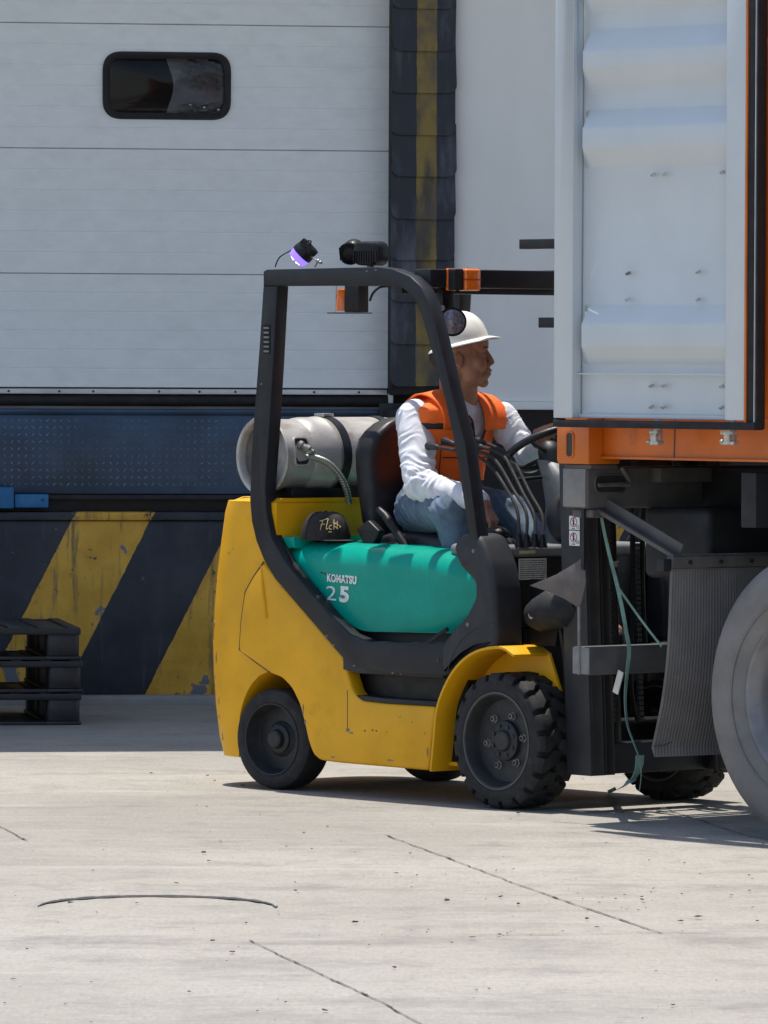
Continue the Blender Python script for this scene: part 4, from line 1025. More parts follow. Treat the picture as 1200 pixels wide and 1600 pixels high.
# ---------------------------------------------------------------- cap on the hood
cc = PV(509, 853, .17); cr_ = .105
cp = empty('baseball_cap', tuple(Vector((O.x, O.y, 0))+A*cc.x+Vv*cc.y+Vector((0, 0, ztop_h+.002))), AF, label='black baseball cap with gold script lying on the green engine hood', cat='cap')
mb = MB(); vs = []; rings = []
for i in range(13):
    t = i/12; z = .115*math.sin(math.pi/2*t); s_ = math.cos(math.pi/2*t)**.55 if t < 1 else .01
    rings.append([((cr_*1.02)*max(s_, .01)*math.cos(2*math.pi*k/36)*(1+.012*math.cos(6*2*math.pi*k/36)), cr_*.92*max(s_, .01)*math.sin(2*math.pi*k/36)*(1+.012*math.cos(6*2*math.pi*k/36)), z+.004) for k in range(36)])
dome = mb.loft(rings).build('crown', 'cap', cp, sharp=70)
for k in range(6):
    a = 2*math.pi*k/6+R(22); MB().tube([(cr_*1.03*math.cos(math.pi/2*t)**.55*math.cos(a), cr_*.93*math.cos(math.pi/2*t)**.55*math.sin(a), .115*math.sin(math.pi/2*t)+.005) for t in [j/10*.95 for j in range(11)]], .0012, 5).build('crown_seam', 'cap', dome)
MB().ell((0, 0, .12), (.007, .007, .004), seg=10, rings=6).build('button', 'cap', cp)
br = MB(); rings = []
for i in range(17):
    a = -R(62)+R(124)*i/16; d = Vector((math.cos(a), math.sin(a), 0))
    inn = Vector((cr_*d.x, cr_*.92*d.y, .004)); ext = .055*math.cos(a)**.7
    out_ = inn+Vector((ext, 0, -.002+.0*i)); rings.append([inn, out_, out_+Vector((0, 0, .003)), inn+Vector((0, 0, .004))])
br.loft(rings).build('visor', 'cap', cp)
# script embroidery on the side facing the yard
def on(a_, z): t = math.asin(min(1, z/.115)); s_ = math.cos(t)**.55; return Vector((cr_*1.02*s_*math.cos(a_)*1.01, cr_*.92*s_*math.sin(a_)*1.01, z+.004))+Vector((math.cos(a_), math.sin(a_), 0))*.002
def stroke(mb, pts, r=.0017): mb.tube([on(R(-62)+x, z) for x, z in [(p[0], p[1]) for p in bez([(q[0], q[1], 0) for q in pts], 5)]], r, 6)
mb = MB()
for s_ in ([(.04, .078), (.22, .083), (.42, .089)], [(.20, .082), (.14, .062), (.10, .042)], [(.10, .062), (.22, .066), (.28, .066)], [(.44, .088), (.36, .060), (.35, .046), (.42, .05)],
           [(.58, .062), (.48, .058), (.47, .048), (.56, .046)], [(.66, .045), (.72, .085)], [(.80, .072), (.68, .062), (.84, .046)], [(.64, .074), (.95, .060)], [(.88, .078), (.80, .048)], [(.92, .052), (1.0, .058)], [(.44, .034), (.50, .036), (.56, .034)]):
    stroke(mb, s_)
mb.build('script_embroidery', 'gold', cp)
# ================================================================ CONTAINER AND CHASSIS
VC = -.28
kc0 = FP(870, 662, VC); kc1 = FP(915, 725, VC)
uC = kc0[0]; zB = FP(900, 725, VC)[1]; zC = kc0[1]; hC = zC-zB
CL = 6.06; CWd = 2.44; CH = 2.59
ct = empty('shipping_container', tuple(Vector((O.x, O.y, zB))+A*uC+Vv*VC), AF, label='orange shipping container with its rear door swung open against the side', cat='container')
def C(px, py, v): u, z = FP(px, py, v); return (u-uC, z-zB)          # local to container (v measured from forklift frame)
cw_ = kc1[0]-kc0[0]
# corner castings
def casting(x, y, z, s=1):
    mb = MB(); mb.box(x, x+.178, y, y+.162, z, z+hC) if not s else None
    return mb
for (x, y, z) in ((0, 0, 0), (0, CWd-.162, 0), (CL-.178, 0, 0), (CL-.178, CWd-.162, 0), (0, 0, CH-.118), (0, CWd-.162, CH-.118), (CL-.178, 0, CH-.118), (CL-.178, CWd-.162, CH-.118)):
    hc = hC if z == 0 else .118
    mb = MB(); prof = fillet([(0, 0), (.178, 0), (.178, hc), (0, hc)], [.02, .006, .006, .012], 3)
    cst = mb.prism([(x+q[0], z+q[1]) for q in prof], y, y+.162, r=.004, n=2).build('corner_casting', 'orange', ct)
    if x == 0:
        yy_ = y-.001 if y == 0 else y+.161
        sl_ = fillet([(x+.055, z+.025), (x+.095, z+.025), (x+.095, z+hc-.03), (x+.055, z+hc-.03)], .02, 4)
        MB().prism(sl_, yy_-.0005, yy_+.002).build('twistlock_slot', 'ink', cst)
        rim_pts = [(q[0], yy_-.001, q[1]) for q in sl_+[sl_[0]]]; MB().tube(rim_pts, .004, 6).build('slot_rim', 'orange', cst)
# bottom side rail: C section recessed behind the casting face
y0 = .075; zr1 = C(1000, 650, VC)[1]; zr0 = C(1000, 717, VC)[1]
for (ya, yb) in ((y0, y0+.012), (CWd-y0-.012, CWd-y0)):
    br_ = MB().box(.18, CL-.18, ya, yb, zr0, zr1).build('bottom_rail', 'orange', ct)
    s_ = -1 if ya < 1 else 1
    MB().box(.18, CL-.18, ya-.014 if s_ < 0 else yb, ya if s_ < 0 else yb+.014, zr0-.004, zr0+.006).box(.18, CL-.18, ya-.010 if s_ < 0 else yb, ya if s_ < 0 else yb+.01, zr1-.012, zr1).build('rail_flange', 'orange', br_, bev=.002)
a = C(1037, 690, VC+.02)
MB().tube([(a[0], y0-.001, zr0+.006), (a[0]+.004, y0-.001, zr1-.015)], .003, 6).tube([(.2, y0-.0005, zr1-.03), (a[0], y0-.0005, zr1-.034)], .002, 6).build('rail_weld', 'chassis', ct)
# side walls (corrugated), roof, front, floor, posts
def corr(yc, sgn):
    mb = MB(); x = .18; pts = []
    while x < CL-.2: pts += [(x, 0), (x+.07, 0), (x+.14, .036), (x+.21, .036)]; x += .278
    pts.append((CL-.18, 0)); vs = [(p[0], yc+sgn*p[1], zr1) for p in pts]+[(p[0], yc+sgn*p[1], CH-.1) for p in pts]; n = len(pts)
    return mb.faces(vs, [(i, i+1, n+i+1, n+i) for i in range(n-1)]).build('side_wall', 'orange', ct, smooth=False)
corr(.05, 1).modifiers.new('t', 'SOLIDIFY').thickness = .002; corr(CWd-.05, -1).modifiers.new('t', 'SOLIDIFY').thickness = .002
MB().box(.18, CL-.18, .02, .08, CH-.10, CH-.01).box(.18, CL-.18, CWd-.08, CWd-.02, CH-.10, CH-.01).build('top_rail', 'orange', ct, bev=.004)
MB().box(.05, CL-.05, .03, CWd-.03, CH-.03, CH-.006).build('roof', 'orange', ct)
MB().box(CL-.08, CL-.02, .1, CWd-.1, .12, CH-.1).build('front_wall', 'orange', ct)
MB().box(.05, CL-.05, .10, CWd-.10, zr1-.06, zr1-.012).build('floor', 'chassis', ct)
MB().box(.01, .17, .0, .15, hC+.001, CH-.12).build('corner_post', 'orange', ct, bev=.006); MB().box(.01, .17, CWd-.15, CWd, hC+.001, CH-.12).build('corner_post', 'orange', ct, bev=.006)
MB().box(CL-.17, CL-.01, .0, .15, hC+.001, CH-.12).box(CL-.17, CL-.01, CWd-.15, CWd, hC+.001, CH-.12).build('front_post', 'orange', ct, bev=.006)
MB().box(.0, .15, .163, CWd-.163, .02, hC-.005).build('door_sill', 'orange', ct, bev=.004)
MB().box(.0, .15, .163, CWd-.163, CH-.11, CH-.01).build('door_header', 'orange', ct, bev=.004)
# --- opened door leaf lying against the side; inner face to the yard
VD = VC-.15                                            # plane of the leaf's inner face
yD = VD-VC
def D(px, py): return C(px, py, VD)
xl = D(865, 500)[0]; xs0 = D(894, 500)[0]; xs1 = D(1133, 500)[0]; xr = D(1163, 500)[0]; xg = D(1181, 500)[0]
zD0 = D(1000, 655)[1]; zD1 = CH-.14
# panel profile (py at left edge -> proud)
P_ = [(-80, 0), (-60, 1), (-34, 1), (-10, 0), (-6, 0), (14, 0)]
zz = lambda py: D(895, py)[1]
seq = [(648, 0), (584, 0), (568, 0), (541, 1), (506, 1), (477, 0), (262, 0), (232, 1), (201, 1), (173, 0), (140, 0), (107, 1), (81, 1), (48, 0), (20, 0)]
zl = [(zz(py), d) for py, d in seq]
pit = zl[8][0]*0+(zz(48)-zz(173))
last = zl[-1][0]
for k in range(1, 40):
    for dz_, d in ((.073*0, 0),):
        pass
base = zz(20); k = 0
while base+k*pit+pit < zD1-.05:
    b0 = base+k*pit
    zl += [(b0+pit*.26, 1), (b0+pit*.47, 1), (b0+pit*.73, 0), (b0+pit, 0)]; k += 1
zl.append((zD1-.06, 0))
mb = MB(); cols = [(xs0-.004, 0), (xs0+.012, 0), (xs0+.045, 1), ((xs0+xs1)/2, 1), (xs1-.002, 1), (xs1+.002, 1)]
rows = []
for (z, d) in zl: rows.append([(x, yD+.054-.050*d*f, z) for x, f in cols])
dl = MB()
for (a, b, lab) in ((xl, xs0, 'l'), (xs1, xr, 'r')):
    dl.box(a, b, yD, yD+.052, zD0, zD1)
dl.box(xs0, xs1, yD, yD+.052, zD1-.07, zD1).box(xs0, xs1, yD+.034, yD+.052, zD0, D(1000, 648)[1])
leaf = dl.build('door_leaf', 'contwhite', ct, bev=.004)
pnl = mb.loft(rows, cap=False, closed=False).build('door_panel', 'contwhite', leaf, sharp=12, smooth=False)
bmx = bmesh.new(); bmx.from_mesh(pnl.data)
es = [e for e in bmx.edges if len(e.link_faces) == 2 and e.calc_face_angle(0) > R(12) and min(v.co.x for v in e.verts) > xs0+.04]
bmesh.ops.bevel(bmx, geom=es, offset=.006, segments=2, affect='EDGES', profile=.5, clamp_overlap=True); bmx.to_mesh(pnl.data); bmx.free()
pnl.data.shade_smooth(); pnl.data.set_sharp_from_angle(angle=R(40))
MB().box(xs0-.01, xr+.001, yD+.060, yD+.064, zD0, zD1).build('door_back', 'orange', leaf)
zln = D(1000, 585)[1]
MB().box(xs0, xs1, yD+.022, yD+.040, zln-.002, zln+.003).build('kick_ledge', 'contwhite', leaf, bev=.001)
MB().box(xr+.001, xr+.010, yD-.001, yD+.054, zD0-.01, zD1).build('door_edge', 'orange', leaf)
gk = MB().box(xr+.0105, xg-.012, yD+.004, yD+.05, zD0-.03, zD1).box(xg-.008, xg, yD+.006, yD+.05, zD0-.03, zD1).box(xl+.004, xg-.001, yD-.006, yD+.046, zD0-.034, zD0-.006).build('door_gasket', 'blackmat', leaf, bev=.003)
MB().box(xg-.0115, xg-.0085, yD+.002, yD+.045, zD0-.005, zD1).build('gasket_strip', 'alu', gk)
MB().box(xl, xl+.02, yD+.002, yD+.045, zD0-.03, zD0-.001).build('gasket_end', 'blackmat', gk)
M['galv'] = mat('galvanised', (.55, .55, .54), .38, metal=.5, var=.3, scale=30)
# bolt ends
for px, py in ((1010, 273), (1027, 272), (1118, 269), (971, 427), (1080, 425), (970, 468), (1080, 468), (1007, 603), (1026, 603), (1117, 604), (1007, 636), (1026, 636), (1117, 637), (971, 427)):
    x, z = D(px, py); mb = MB()
    for dx in (-.007, .007):
        mb.lathe((x+dx*.8, yD+.036, z+dx*.25), (0, -1, 0), [(.0065, -.002), (.006, .003), (.004, .004), (.0035, .010), (.0, .012)], 8)
    mb.build('bolt_end', 'galv', leaf)
# lock bars on the hidden outer face, cam ends sticking out under the leaf
M['galv'] = mat('galvanised', (.55, .55, .54), .38, metal=.5, var=.3, scale=30)
for px in (1027, 1142):
    x = C(px, 680, VC-.05)[0]; y = -.048
    zc1 = zD0-.03; zc0 = C(px, 695, VC-.05)[1]; hh_ = zc1-zc0
    lb = MB().tube([(x, y, zc0+.01), (x, y, zD1)], .016, 14).build('lock_bar', 'galv', leaf)
    mb = MB(); L_ = .036 if px > 1100 else .024
    mb.box(x-L_, x+L_*.9, y-.020, y+.012, zc0, zc0+.013).box(x-L_*1.1, x+L_*.7, y-.020, y+.012, zc0+hh_*.62, zc0+hh_*.62+.014)
    mb.box(x-.016, x+.014, y-.024, y+.016, zc0+.012, zc0+hh_*.64)
    mb.ell((x-.03, y-.018, zc0+.012), (.010, .012, .008), seg=8, rings=6)
    mb.build('cam_end', 'galv', lb, bev=.004)

# tab on the container side seen right of the door
x, z = C(1196, 80, VC)
MB().box(x-.02, x+.05, -.012, .04, C(1196, 102, VC)[1], C(1196, 60, VC)[1]).build('side_lug', 'orange', ct, bev=.004)
# --- chassis
ch_ = empty('trailer_chassis', tuple(Vector((O.x, O.y, 0))+A*uC+Vv*VC), AF, label='dirty grey container trailer chassis with ribbed mud flap and big dusty wheel', cat='trailer')
def K(px, py, dv=0): u, z = FP(px, py, VC+dv); return (u-uC, z)
a = K(879, 727, .02); b = K(917, 795, .02)
bx0, bz1 = a[0], min(a[1], zB-.012); bx1, bz0 = b[0], b[1]
xm = MB().box(bx0, bx1, .02, CWd-.02, bz0, bz1).build('rear_bolster', 'chassis', ch_, bev=.012, seg=3)
MB().box(bx1-.001, bx1+.055, .35, CWd-.35, bz1-.06, bz1-.004).box(bx0+.01, bx1+.02, .02, .16, bz1-.006, zB-.002).build('bolster_flange', 'chassis', xm, bev=.003)
MB().box(bx0+.006, bx1-.006, .0165, .0205, bz0+.006, bz1-.006).build('lit_end_plate', 'palegrey', xm, bev=.0015)  # added plate, paler colour makes the bolster end look lit
# slot in the forward face of the bolster
q0 = FU(929, 770, uC+bx1+.001); q1 = FU(979, 741, uC+bx1+.001)
y0s, y1s = q0[0]-VC, q1[0]-VC
sl_ = rrect(y0s, y1s, q0[1], q1[1], .035, 5)
st_ = MB().prism(sl_, bx1-.002, bx1+.0015, plane='vz').build('lift_slot', 'ink', xm)
MB().tube([(bx1+.003, q[0], q[1]) for q in sl_+[sl_[0]]], .004, 6).build('slot_lip', 'chassis', xm)
pts = [FU(935, 758, uC+bx1+.01), FU(962, 757, uC+bx1+.01), FU(985, 757, uC+bx1+.02), FU(984, 748, uC+bx1+.02), FU(973, 730, uC+bx1+.02)]
MB().tube([(bx1+.012, p[0]-VC, p[1]) for p in pts], [.008, .009, .012, .010, .009], 8).build('lock_handle', 'bolt', xm)
a = K(884, 805, .06)
MB().box(bx0+.02, bx1-.0, .05, .15, bz0-.035, bz0-.002).build('twistlock_nut', 'chassis', xm, bev=.008)
# diagonal strut
s0 = PV(938, 797, VC+.10); s1 = PV(1052, 866, VC+.10)
def LK(p): return Vector((p.x-uC, p.y-VC, p.z))
s0, s1 = LK(s0), LK(s1); dn = (s1-s0).normalized(); up_ = Vector((0, 1, 0)).cross(dn).normalized()
mt = Matrix((dn, Vector((0, 1, 0)), up_)).transposed()
MB().obox((s0+s1)/2, ((s1-s0).length+.06, .045, .016), mt).obox((s0+s1)/2+Vector((0, .02, 0))-up_*.025, ((s1-s0).length+.04, .008, .045), mt).build('diagonal_strut', 'chassis', ch_, bev=.002)
# main beams, cross members, mudguard bulk, axle
for y in (.62, CWd-.70):
    MB().box(bx1+.001, CL+1.4, y, y+.08, .98, bz1-.005).build('main_beam', 'chassisdark', ch_, bev=.004)
for x in (.9, 2.1, 3.4, 4.8): MB().box(x, x+.08, .10, CWd-.10, 1.14, bz1-.008).build('cross_member', 'chassisdark', ch_, bev=.004)
uT, zT = FP(1108, 1087, VC); RT = .528; xT = uT-uC+RT-.030
MB().box(.16, .52, .30, .75, .93, 1.2).build('air_tank_box', 'chassisdark', ch_, bev=.03, seg=4)
MB().tube([(xT, .3, RT), (xT, CWd-.3, RT)], .065, 16).build('axle', 'chassisdark', ch_)
# mud flap
uFl = K(1048, 890)[0]
zf1 = K(1048, 870)[1]; zf2 = K(1048, 888)[1]
fb = MB().box(uFl-.02, uFl+.02, -.005, .66, zf2, zf1).build('flap_bracket', 'chassis', ch_, bev=.003)
mb = MB()
for k in range(50): mb.box(uFl-.018, uFl+.012, .0+k*.013, .008+k*.013, zf1, zf1+.008)
mb.build('bracket_teeth', 'chassis', fb)
MB().box(uFl-.03, uFl+.01, -.045, -.006, zf2-.012, zf1-.008).build('bracket_end', 'chassisdark', fb, bev=.003)
for k in range(4): MB().lathe((uFl+.02, .08+k*.16, (zf1+zf2)/2), (1, 0, 0), [(.009, 0), (.009, .006), (0, .007)], 6).build('bracket_bolt', 'chassisdark', fb)
ed = [(1047, 889), (1045, 950), (1043, 1000), (1039, 1050), (1032, 1100), (1024, 1140), (1018, 1168)]
prof = [K(x, y, .0) for x, y in ed]; prof = [(p[0], p[1]) for p in prof]
pb = bez([(p[0], 0, p[1]) for p in prof], 4)
nn = 42; rows = []
for q in pb:
    row = []
    for k in range(nn*2+1):
        y = .0+.60*k/(nn*2); row.append((q.x+(.007 if k % 2 else 0)+.05*math.sin(y*3)*(1-(q.z-pb[-1].z)/(pb[0].z-pb[-1].z)), y, q.z))
    rows.append(row)
lastr = rows[-1]
rows.append([(p[0]+.004, p[1]+(.012 if k == 0 else 0), p[2]-.035) for k, p in enumerate(lastr)])
fl_ = MB().loft(rows, cap=False, closed=False).build('mud_flap', 'flap', ch_, smooth=False)
sm = fl_.modifiers.new('t', 'SOLIDIFY'); sm.thickness = .008; sm.offset = -1
x, z = K(1030, 1165); MB().tube([(x-.03, -.0, z-.002), (x+.0, .02, z+.0), (x+.015, .05, z+.012)], .0022, 5).build('flap_tear', 'ink', fl_)
# underrun bar
a = K(895, 1010, .05); b = K(922, 1055, .05)
ub_ = MB().box(a[0], b[0], .05, CWd-.05, b[1], a[1]).build('underrun_bar', 'chassis', ch_, bev=.006)
MB().box(a[0]+.003, b[0]-.003, .0465, .0505, b[1]+.003, a[1]-.003).build('lit_end_plate', 'palegrey', ub_, bev=.001)  # added plate, paler colour makes the bar end look lit
for y in (.66, CWd-.72): MB().box(a[0]+.02, b[0]-.02, y, y+.06, a[1], 1.0).build('bar_hanger', 'chassisdark', ub_, bev=.004)
# bent guard plate and rod by the mast
gp = F([(827, 915), (868, 898), (898, 880), (913, 868), (915, 910), (906, 951), (880, 935), (855, 924)], VC+.05)
gpl = MB().prism([(q[0]-uC, q[1]) for q in gp], .05, .057).build('bent_plate', 'plate', ch_, bev=.002)
p0 = LK(PV(906, 948, VC+.05)); p1 = LK(PV(904, 1054, VC+.04)); p1.y = .044; p0.y = .046
MB().tube([p0, p1], .006, 8).build('hanging_rod', 'palegrey', gpl)
p2 = LK(PV(914, 870, VC+.05))
MB().box(p2.x-.012, p2.x+.004, .04, .05, p2.z-.05, bz0).build('plate_hanger', 'chassisdark', gpl)
# wheels
def truck_wheel(y, flip=1, near=True):
    e = bpy.data.objects.new('wheel', None); sc.collection.objects.link(e); e.parent = ch_
    c = (xT, y, RT)
    prof = [(.305, .02), (.32, .0), (.335, -.006), (.37, -.022), (.42, -.030), (.47, -.022), (.50, -.006), (.518, .014)]
    for k in range(5):
        v = .022+k*.05; prof += [(RT, v), (RT, v+.034), (RT-.012, v+.038), (RT-.012, v+.046)]
    prof += [(RT, .272), (RT, .285), (.5, .30), (.42, .325), (.3, .30)]
    c2 = (xT, y, RT); ax = (0, flip, 0)
    t_ = MB().lathe(c2, ax, prof, 96).build('tyre', 'tyredust', e)
    if near:
        for rr_ in (.375, .41, .455):
            MB().ring((xT, y-.026*flip+(.0 if rr_ < .4 else .004), RT), (0, 1, 0), rr_, .003, 96, 5).build('sidewall_rib', 'tyredust', t_)
    MB().lathe(c2, ax, [(.325, .012), (.323, -.004), (.314, -.008), (.306, -.002), (.298, .02), (.288, .03), (.280, .06), (.272, .12), (.20, .13), (.17, .11), (.13, .09), (.13, .02), (.10, .005), (0, .005)], 72).build('rim', 'rimgrey', e)
    for k in range(10):
        a = 2*math.pi*k/10; MB().lathe((xT+.165*math.cos(a), y+.105*flip, RT+.165*math.sin(a)), (0, -flip, 0), [(.016, 0), (.016, .02), (0, .024)], 6).build('wheel_nut', 'bolt', e, smooth=False)
truck_wheel(.02); truck_wheel(CWd-.02, -1, False)
# ================================================================ green webbing hanging from the chassis
sp_pts = [(938, 797), (944, 830), (953, 870), (962, 905), (971, 945), (978, 985), (983, 1015), (980, 1050), (977, 1090), (980, 1130), (990, 1160), (999, 1185), (1002, 1210), (999, 1236)]
def webbing(pts, vv_, wd, name, par, m_='greenstrap', tw=0, th_=.002):
    P = bez([PV(x, y, vv_(i)) for i, (x, y) in enumerate(pts)], 4); rings = []
    for i, p in enumerate(P):
        t = (P[min(i+1, len(P)-1)]-P[max(0, i-1)]).normalized(); a = tw*i/len(P)
        s_ = (Vector((math.cos(a+.9), -math.sin(a+.9)*0+math.sin(a)*.6, .0))); s_ = (s_-t*s_.dot(t)).normalized()*wd/2; n_ = t.cross(s_).normalized()*th_/2
        rings.append([p-s_-n_, p+s_-n_, p+s_+n_, p-s_+n_])
    return MB().loft(rings).build(name, m_, par)
gs = empty('cargo_strap', (O.x, O.y, 0), AF, label='faded green webbing strap hanging from the trailer down to the concrete', cat='strap')
webbing(sp_pts, lambda i: VC+.17-.004*i, .015, 'hanging_webbing', gs, tw=1.2)
def GZ(px, py): g_ = ground(px, py, .006); return ((g_-O).dot(A), (g_-O).dot(Vv), .006)
tailp = [PV(1000, 1180, VC+.12), PV(998, 1200, VC+.12), PV(990, 1216, VC+.14), PV(972, 1230, VC+.2), Vector(GZ(955, 1238))]
P = bez(tailp, 5); rings = []
for i, p in enumerate(P):
    t = (P[min(i+1, len(P)-1)]-P[max(0, i-1)]).normalized(); s_ = Vector((.2, .9, .35)); s_ = (s_-t*s_.dot(t)).normalized()*.018; n_ = t.cross(s_).normalized()*.001
    p.z = max(p.z, .02); rings.append([p-s_-n_, p+s_-n_, p+s_+n_, p-s_+n_])
MB().loft(rings).build('strap_tail', 'greenstrap', gs)
webbing([(966, 918), (980, 938), (1000, 966), (1018, 990), (1034, 1010)], lambda i: VC+.22, .010, 'thin_webbing', gs)
MB().obox(PV(966, 1066, VC+.16), (.03, .004, .09), Matrix.Rotation(R(20), 3, 'Y')).build('strap_label', 'decal', gs)
#@@DRIVER
# ================================================================ DRIVER
BP = Vector((-.93, .53, 1.06))
bw = Vector((O.x, O.y, 0))+A*BP.x+Vv*BP.y+Vector((0, 0, BP.z))
TR = Matrix.Translation(-BP)
def shift(o): o.data.transform(TR); return o
hc_ = PV(721, 551, .50)
yaw = math.atan2(.755*.985-.656*.10, .656*.985+.755*.10)
HM = Matrix.Translation(hc_) @ Matrix.Scale(1.09, 4) @ Matrix.Rotation(yaw, 4, 'Z') @ Matrix.Rotation(R(-4), 4, 'Y')
HR = Matrix.Rotation(yaw, 3, 'Z') @ Matrix.Rotation(R(-4), 3, 'Y')
def H(x, y, z): return HM @ Vector((x, y, z))
Rs = PV(650, 655, .36); Re = PV(655, 757, .26); Rw = PV(752, 783, .31)
Ls = PV(783, 655, .73); Le = PV(826, 716, .80); Lw = PV(843, 692, .72)
Rh = Vector((-.93, .42, 1.15)); Rk = PV(703, 799, .27); Ra = PV(728, 905, .30)
Lh = Vector((-.93, .64, 1.15)); Lk = PV(800, 800, .70); La = Vector((-.22, .68, .74))
nb = Vector((-.835, .535, 1.575))
def hand(mb, w, d, n, s, curls, thumb, sc=1.0):
    # w wrist, d palm direction, n palm-side normal, s thumb side direction sign
    d = d.normalized(); n = (n-d*n.dot(d)).normalized(); x = d.cross(n).normalized()*s
    L = .095*sc
    mb.cap(w-d*.02, w+d*.02, .027*sc, .028*sc)
    for k, off in enumerate((.030, .010, -.011, -.030)):
        b0 = w+d*.012+x*off*.55; b1 = w+d*L*(1-.04*abs(k-1))+x*off
        mb.cap(b0, b1, .0165*sc, .0135*sc, 12)
        p = b1; ang = 0; lens = [(.042, .026, .020), (.046, .029, .021), (.043, .027, .020), (.034, .021, .018)][k]
        for j, l_ in enumerate(lens):
            ang += curls[k][j]; dd_ = d*math.cos(ang)+n*math.sin(ang); q = p+dd_*l_*sc
            mb.cap(p, q, (.0098-.0010*j)*sc, (.0092-.0012*j)*sc, 12); p = q
    p = w+d*.022*sc+x*.026*sc+n*.006
    for l_, (a, b), r_ in ((.044, thumb[0], .0145), (.034, thumb[1], .0115), (.027, thumb[2], .010)):
        dd_ = (d*math.cos(a)+x*math.sin(a))*math.cos(b)+n*math.sin(b); q = p+dd_*l_*sc; mb.cap(p, q, r_*sc, r_*.86*sc, 12); p = q
mb = MB()
I3 = HR
def he(c, r, m=None): mb.ell(H(*c), tuple(q*1.09 for q in r), (HR @ m) if m else HR, 24, 16)
he((-.012, 0, .012), (.100, .078, .100)); he((.030, 0, -.045), (.062, .067, .080)); he((.034, 0, -.096), (.054, .058, .034))
he((.074, 0, -.118), (.020, .022, .017)); he((.062, 0, -.088), (.034, .034, .030)); he((.052, 0, .030), (.052, .062, .045))
for s_ in (-1, 1):
    he((.076, s_*.026, .006), (.022, .024, .010)); he((.062, s_*.038, -.045), (.033, .029, .032)); he((.080, s_*.030, -.016), (.016, .018, .013))
    he((.040, s_*.050, -.085), (.030, .014, .030)); he((.100, s_*.0125, -.050), (.012, .009, .0085))
    em = Matrix.Rotation(R(-22*s_), 3, 'Z') @ Matrix.Rotation(R(-10), 3, 'Y')
    he((-.006, s_*.080, -.028), (.019, .007, .032), em); he((-.002, s_*.077, -.050), (.009, .008, .012), em)
    mb.ring(H(-.007, s_*.086, -.024), HR @ Vector((.25, s_, .1)), .019, .0035, 24, 8)
mb.cap(H(.088, 0, .004), H(.106, 0, -.034), .010, .0135); mb.ell(H(.108, 0, -.043), (.0145, .014, .012), HR)
he((.0945, 0, -.0725), (.015, .025, .0075)); he((.091, 0, -.0875), (.0145, .023, .0085)); he((.082, 0, -.066), (.020, .028, .014)); he((.080, 0, -.092), (.018, .026, .016))
mb.cap(H(-.028, 0, -.075), nb, .066, .074, 20); mb.cap(H(.005, 0, -.10), nb+Vector((.02, .01, .0)), .052, .060, 20)
# trunk, arms, legs under the clothes
mb.cap(nb-Vector((0, 0, .04)), Vector((-.89, .53, 1.42)), .075, .12, 20); mb.cap(Vector((-.89, .53, 1.42)), Vector((-.92, .53, 1.16)), .125, .125, 20)
for a, b, r0_, r1_ in ((nb-Vector((0, 0, .06)), Rs, .05, .05), (nb-Vector((0, 0, .06)), Ls, .05, .05), (Rs, Re, .048, .038), (Re, Rw, .038, .027), (Ls, Le, .048, .038), (Le, Lw, .038, .027), (Rh, Rk, .075, .05), (Rk, Ra, .048, .036), (Lh, Lk, .075, .05), (Lk, La, .048, .036)):
    mb.cap(a, b, r0_, r1_, 16)
for a in (Ra, La): mb.cap(a, a+Vector((.17, 0, -.06)), .035, .03)
for a in (Rh, Lh): mb.ell(a, (.08, .08, .07))
# right hand hanging over the armrest knob, left hand on the wheel
ang0 = [(.45, .75, .5), (.55, .8, .5), (.65, .85, .5), (.75, .85, .5)]
hand(mb, Rw+Vector((.008, .0, -.004)), Vector((.50, .15, -.80)), Vector((-.62, -.3, -.5)), -1, ang0, [(.5, .2), (.3, .5), (.1, .7)])
wp = None; best = 1e9
for k in range(200):
    a = 2*math.pi*k/200; p = sc_+(xx*math.cos(a)+yy*math.sin(a))*.175
    q = PV(853, 676, p.y)
    e = (q-p).length
    if e < best and p.y > .50: best = e; wp = p; wt = (-xx*math.sin(a)+yy*math.cos(a))
lw0 = PV(842, 688, .69); lt_ = PV(853, 657, .62)
dh = (lt_-lw0).normalized()
hand(mb, lw0, dh, Vector((.75, -.1, -.5)), 1, [(.35, .8, .9), (.5, .95, .9), (.6, 1.0, .9), (.7, 1.05, .9)], [(.55, .2), (.35, .5), (.2, .7)], 1.0)
mb.cap(Lw, lw0, .028, .026)
person = remesh(mb, 'person', 'skin', None, .0038, 5, label='driver in orange vest and white hard hat looking ahead from the forklift seat', cat='person')
shift(person); person.location = bw; person.rotation_euler = (0, 0, AF)
def kid(o): shift(o); o.parent = person; return o
# shirt
rsh = [(1.12, -.925, .165, .125), (1.20, -.925, .165, .13), (1.28, -.92, .165, .125), (1.36, -.905, .172, .125), (1.43, -.89, .185, .13), (1.50, -.87, .192, .125), (1.555, -.855, .178, .108), (1.59, -.845, .125, .088), (1.612, -.838, .072, .070)]
cyaw = R(12)
def tring(z, u, a, b, off=0, n=48, a0=0, a1=2*math.pi):
    out = []; a = a*1.10
    for k in range(n+1 if a1-a0 < 6.28 else n):
        t = a0+(a1-a0)*k/n; x = (b+off)*math.cos(t); y = (a+off)*math.sin(t)
        out.append(Vector((u+x*math.cos(cyaw)-y*math.sin(cyaw), .535+x*math.sin(cyaw)+y*math.cos(cyaw), z)))
    return out
mb = MB(); mb.loft([tring(*r_) for r_ in rsh])
def sleeve(a, b, c, r0_, r1_, r2_):
    mb.cap(a, b, r0_, r1_, 20); mb.cap(b, c, r1_*.99, r2_, 20); mb.ell(a, (r0_*1.0,)*3)
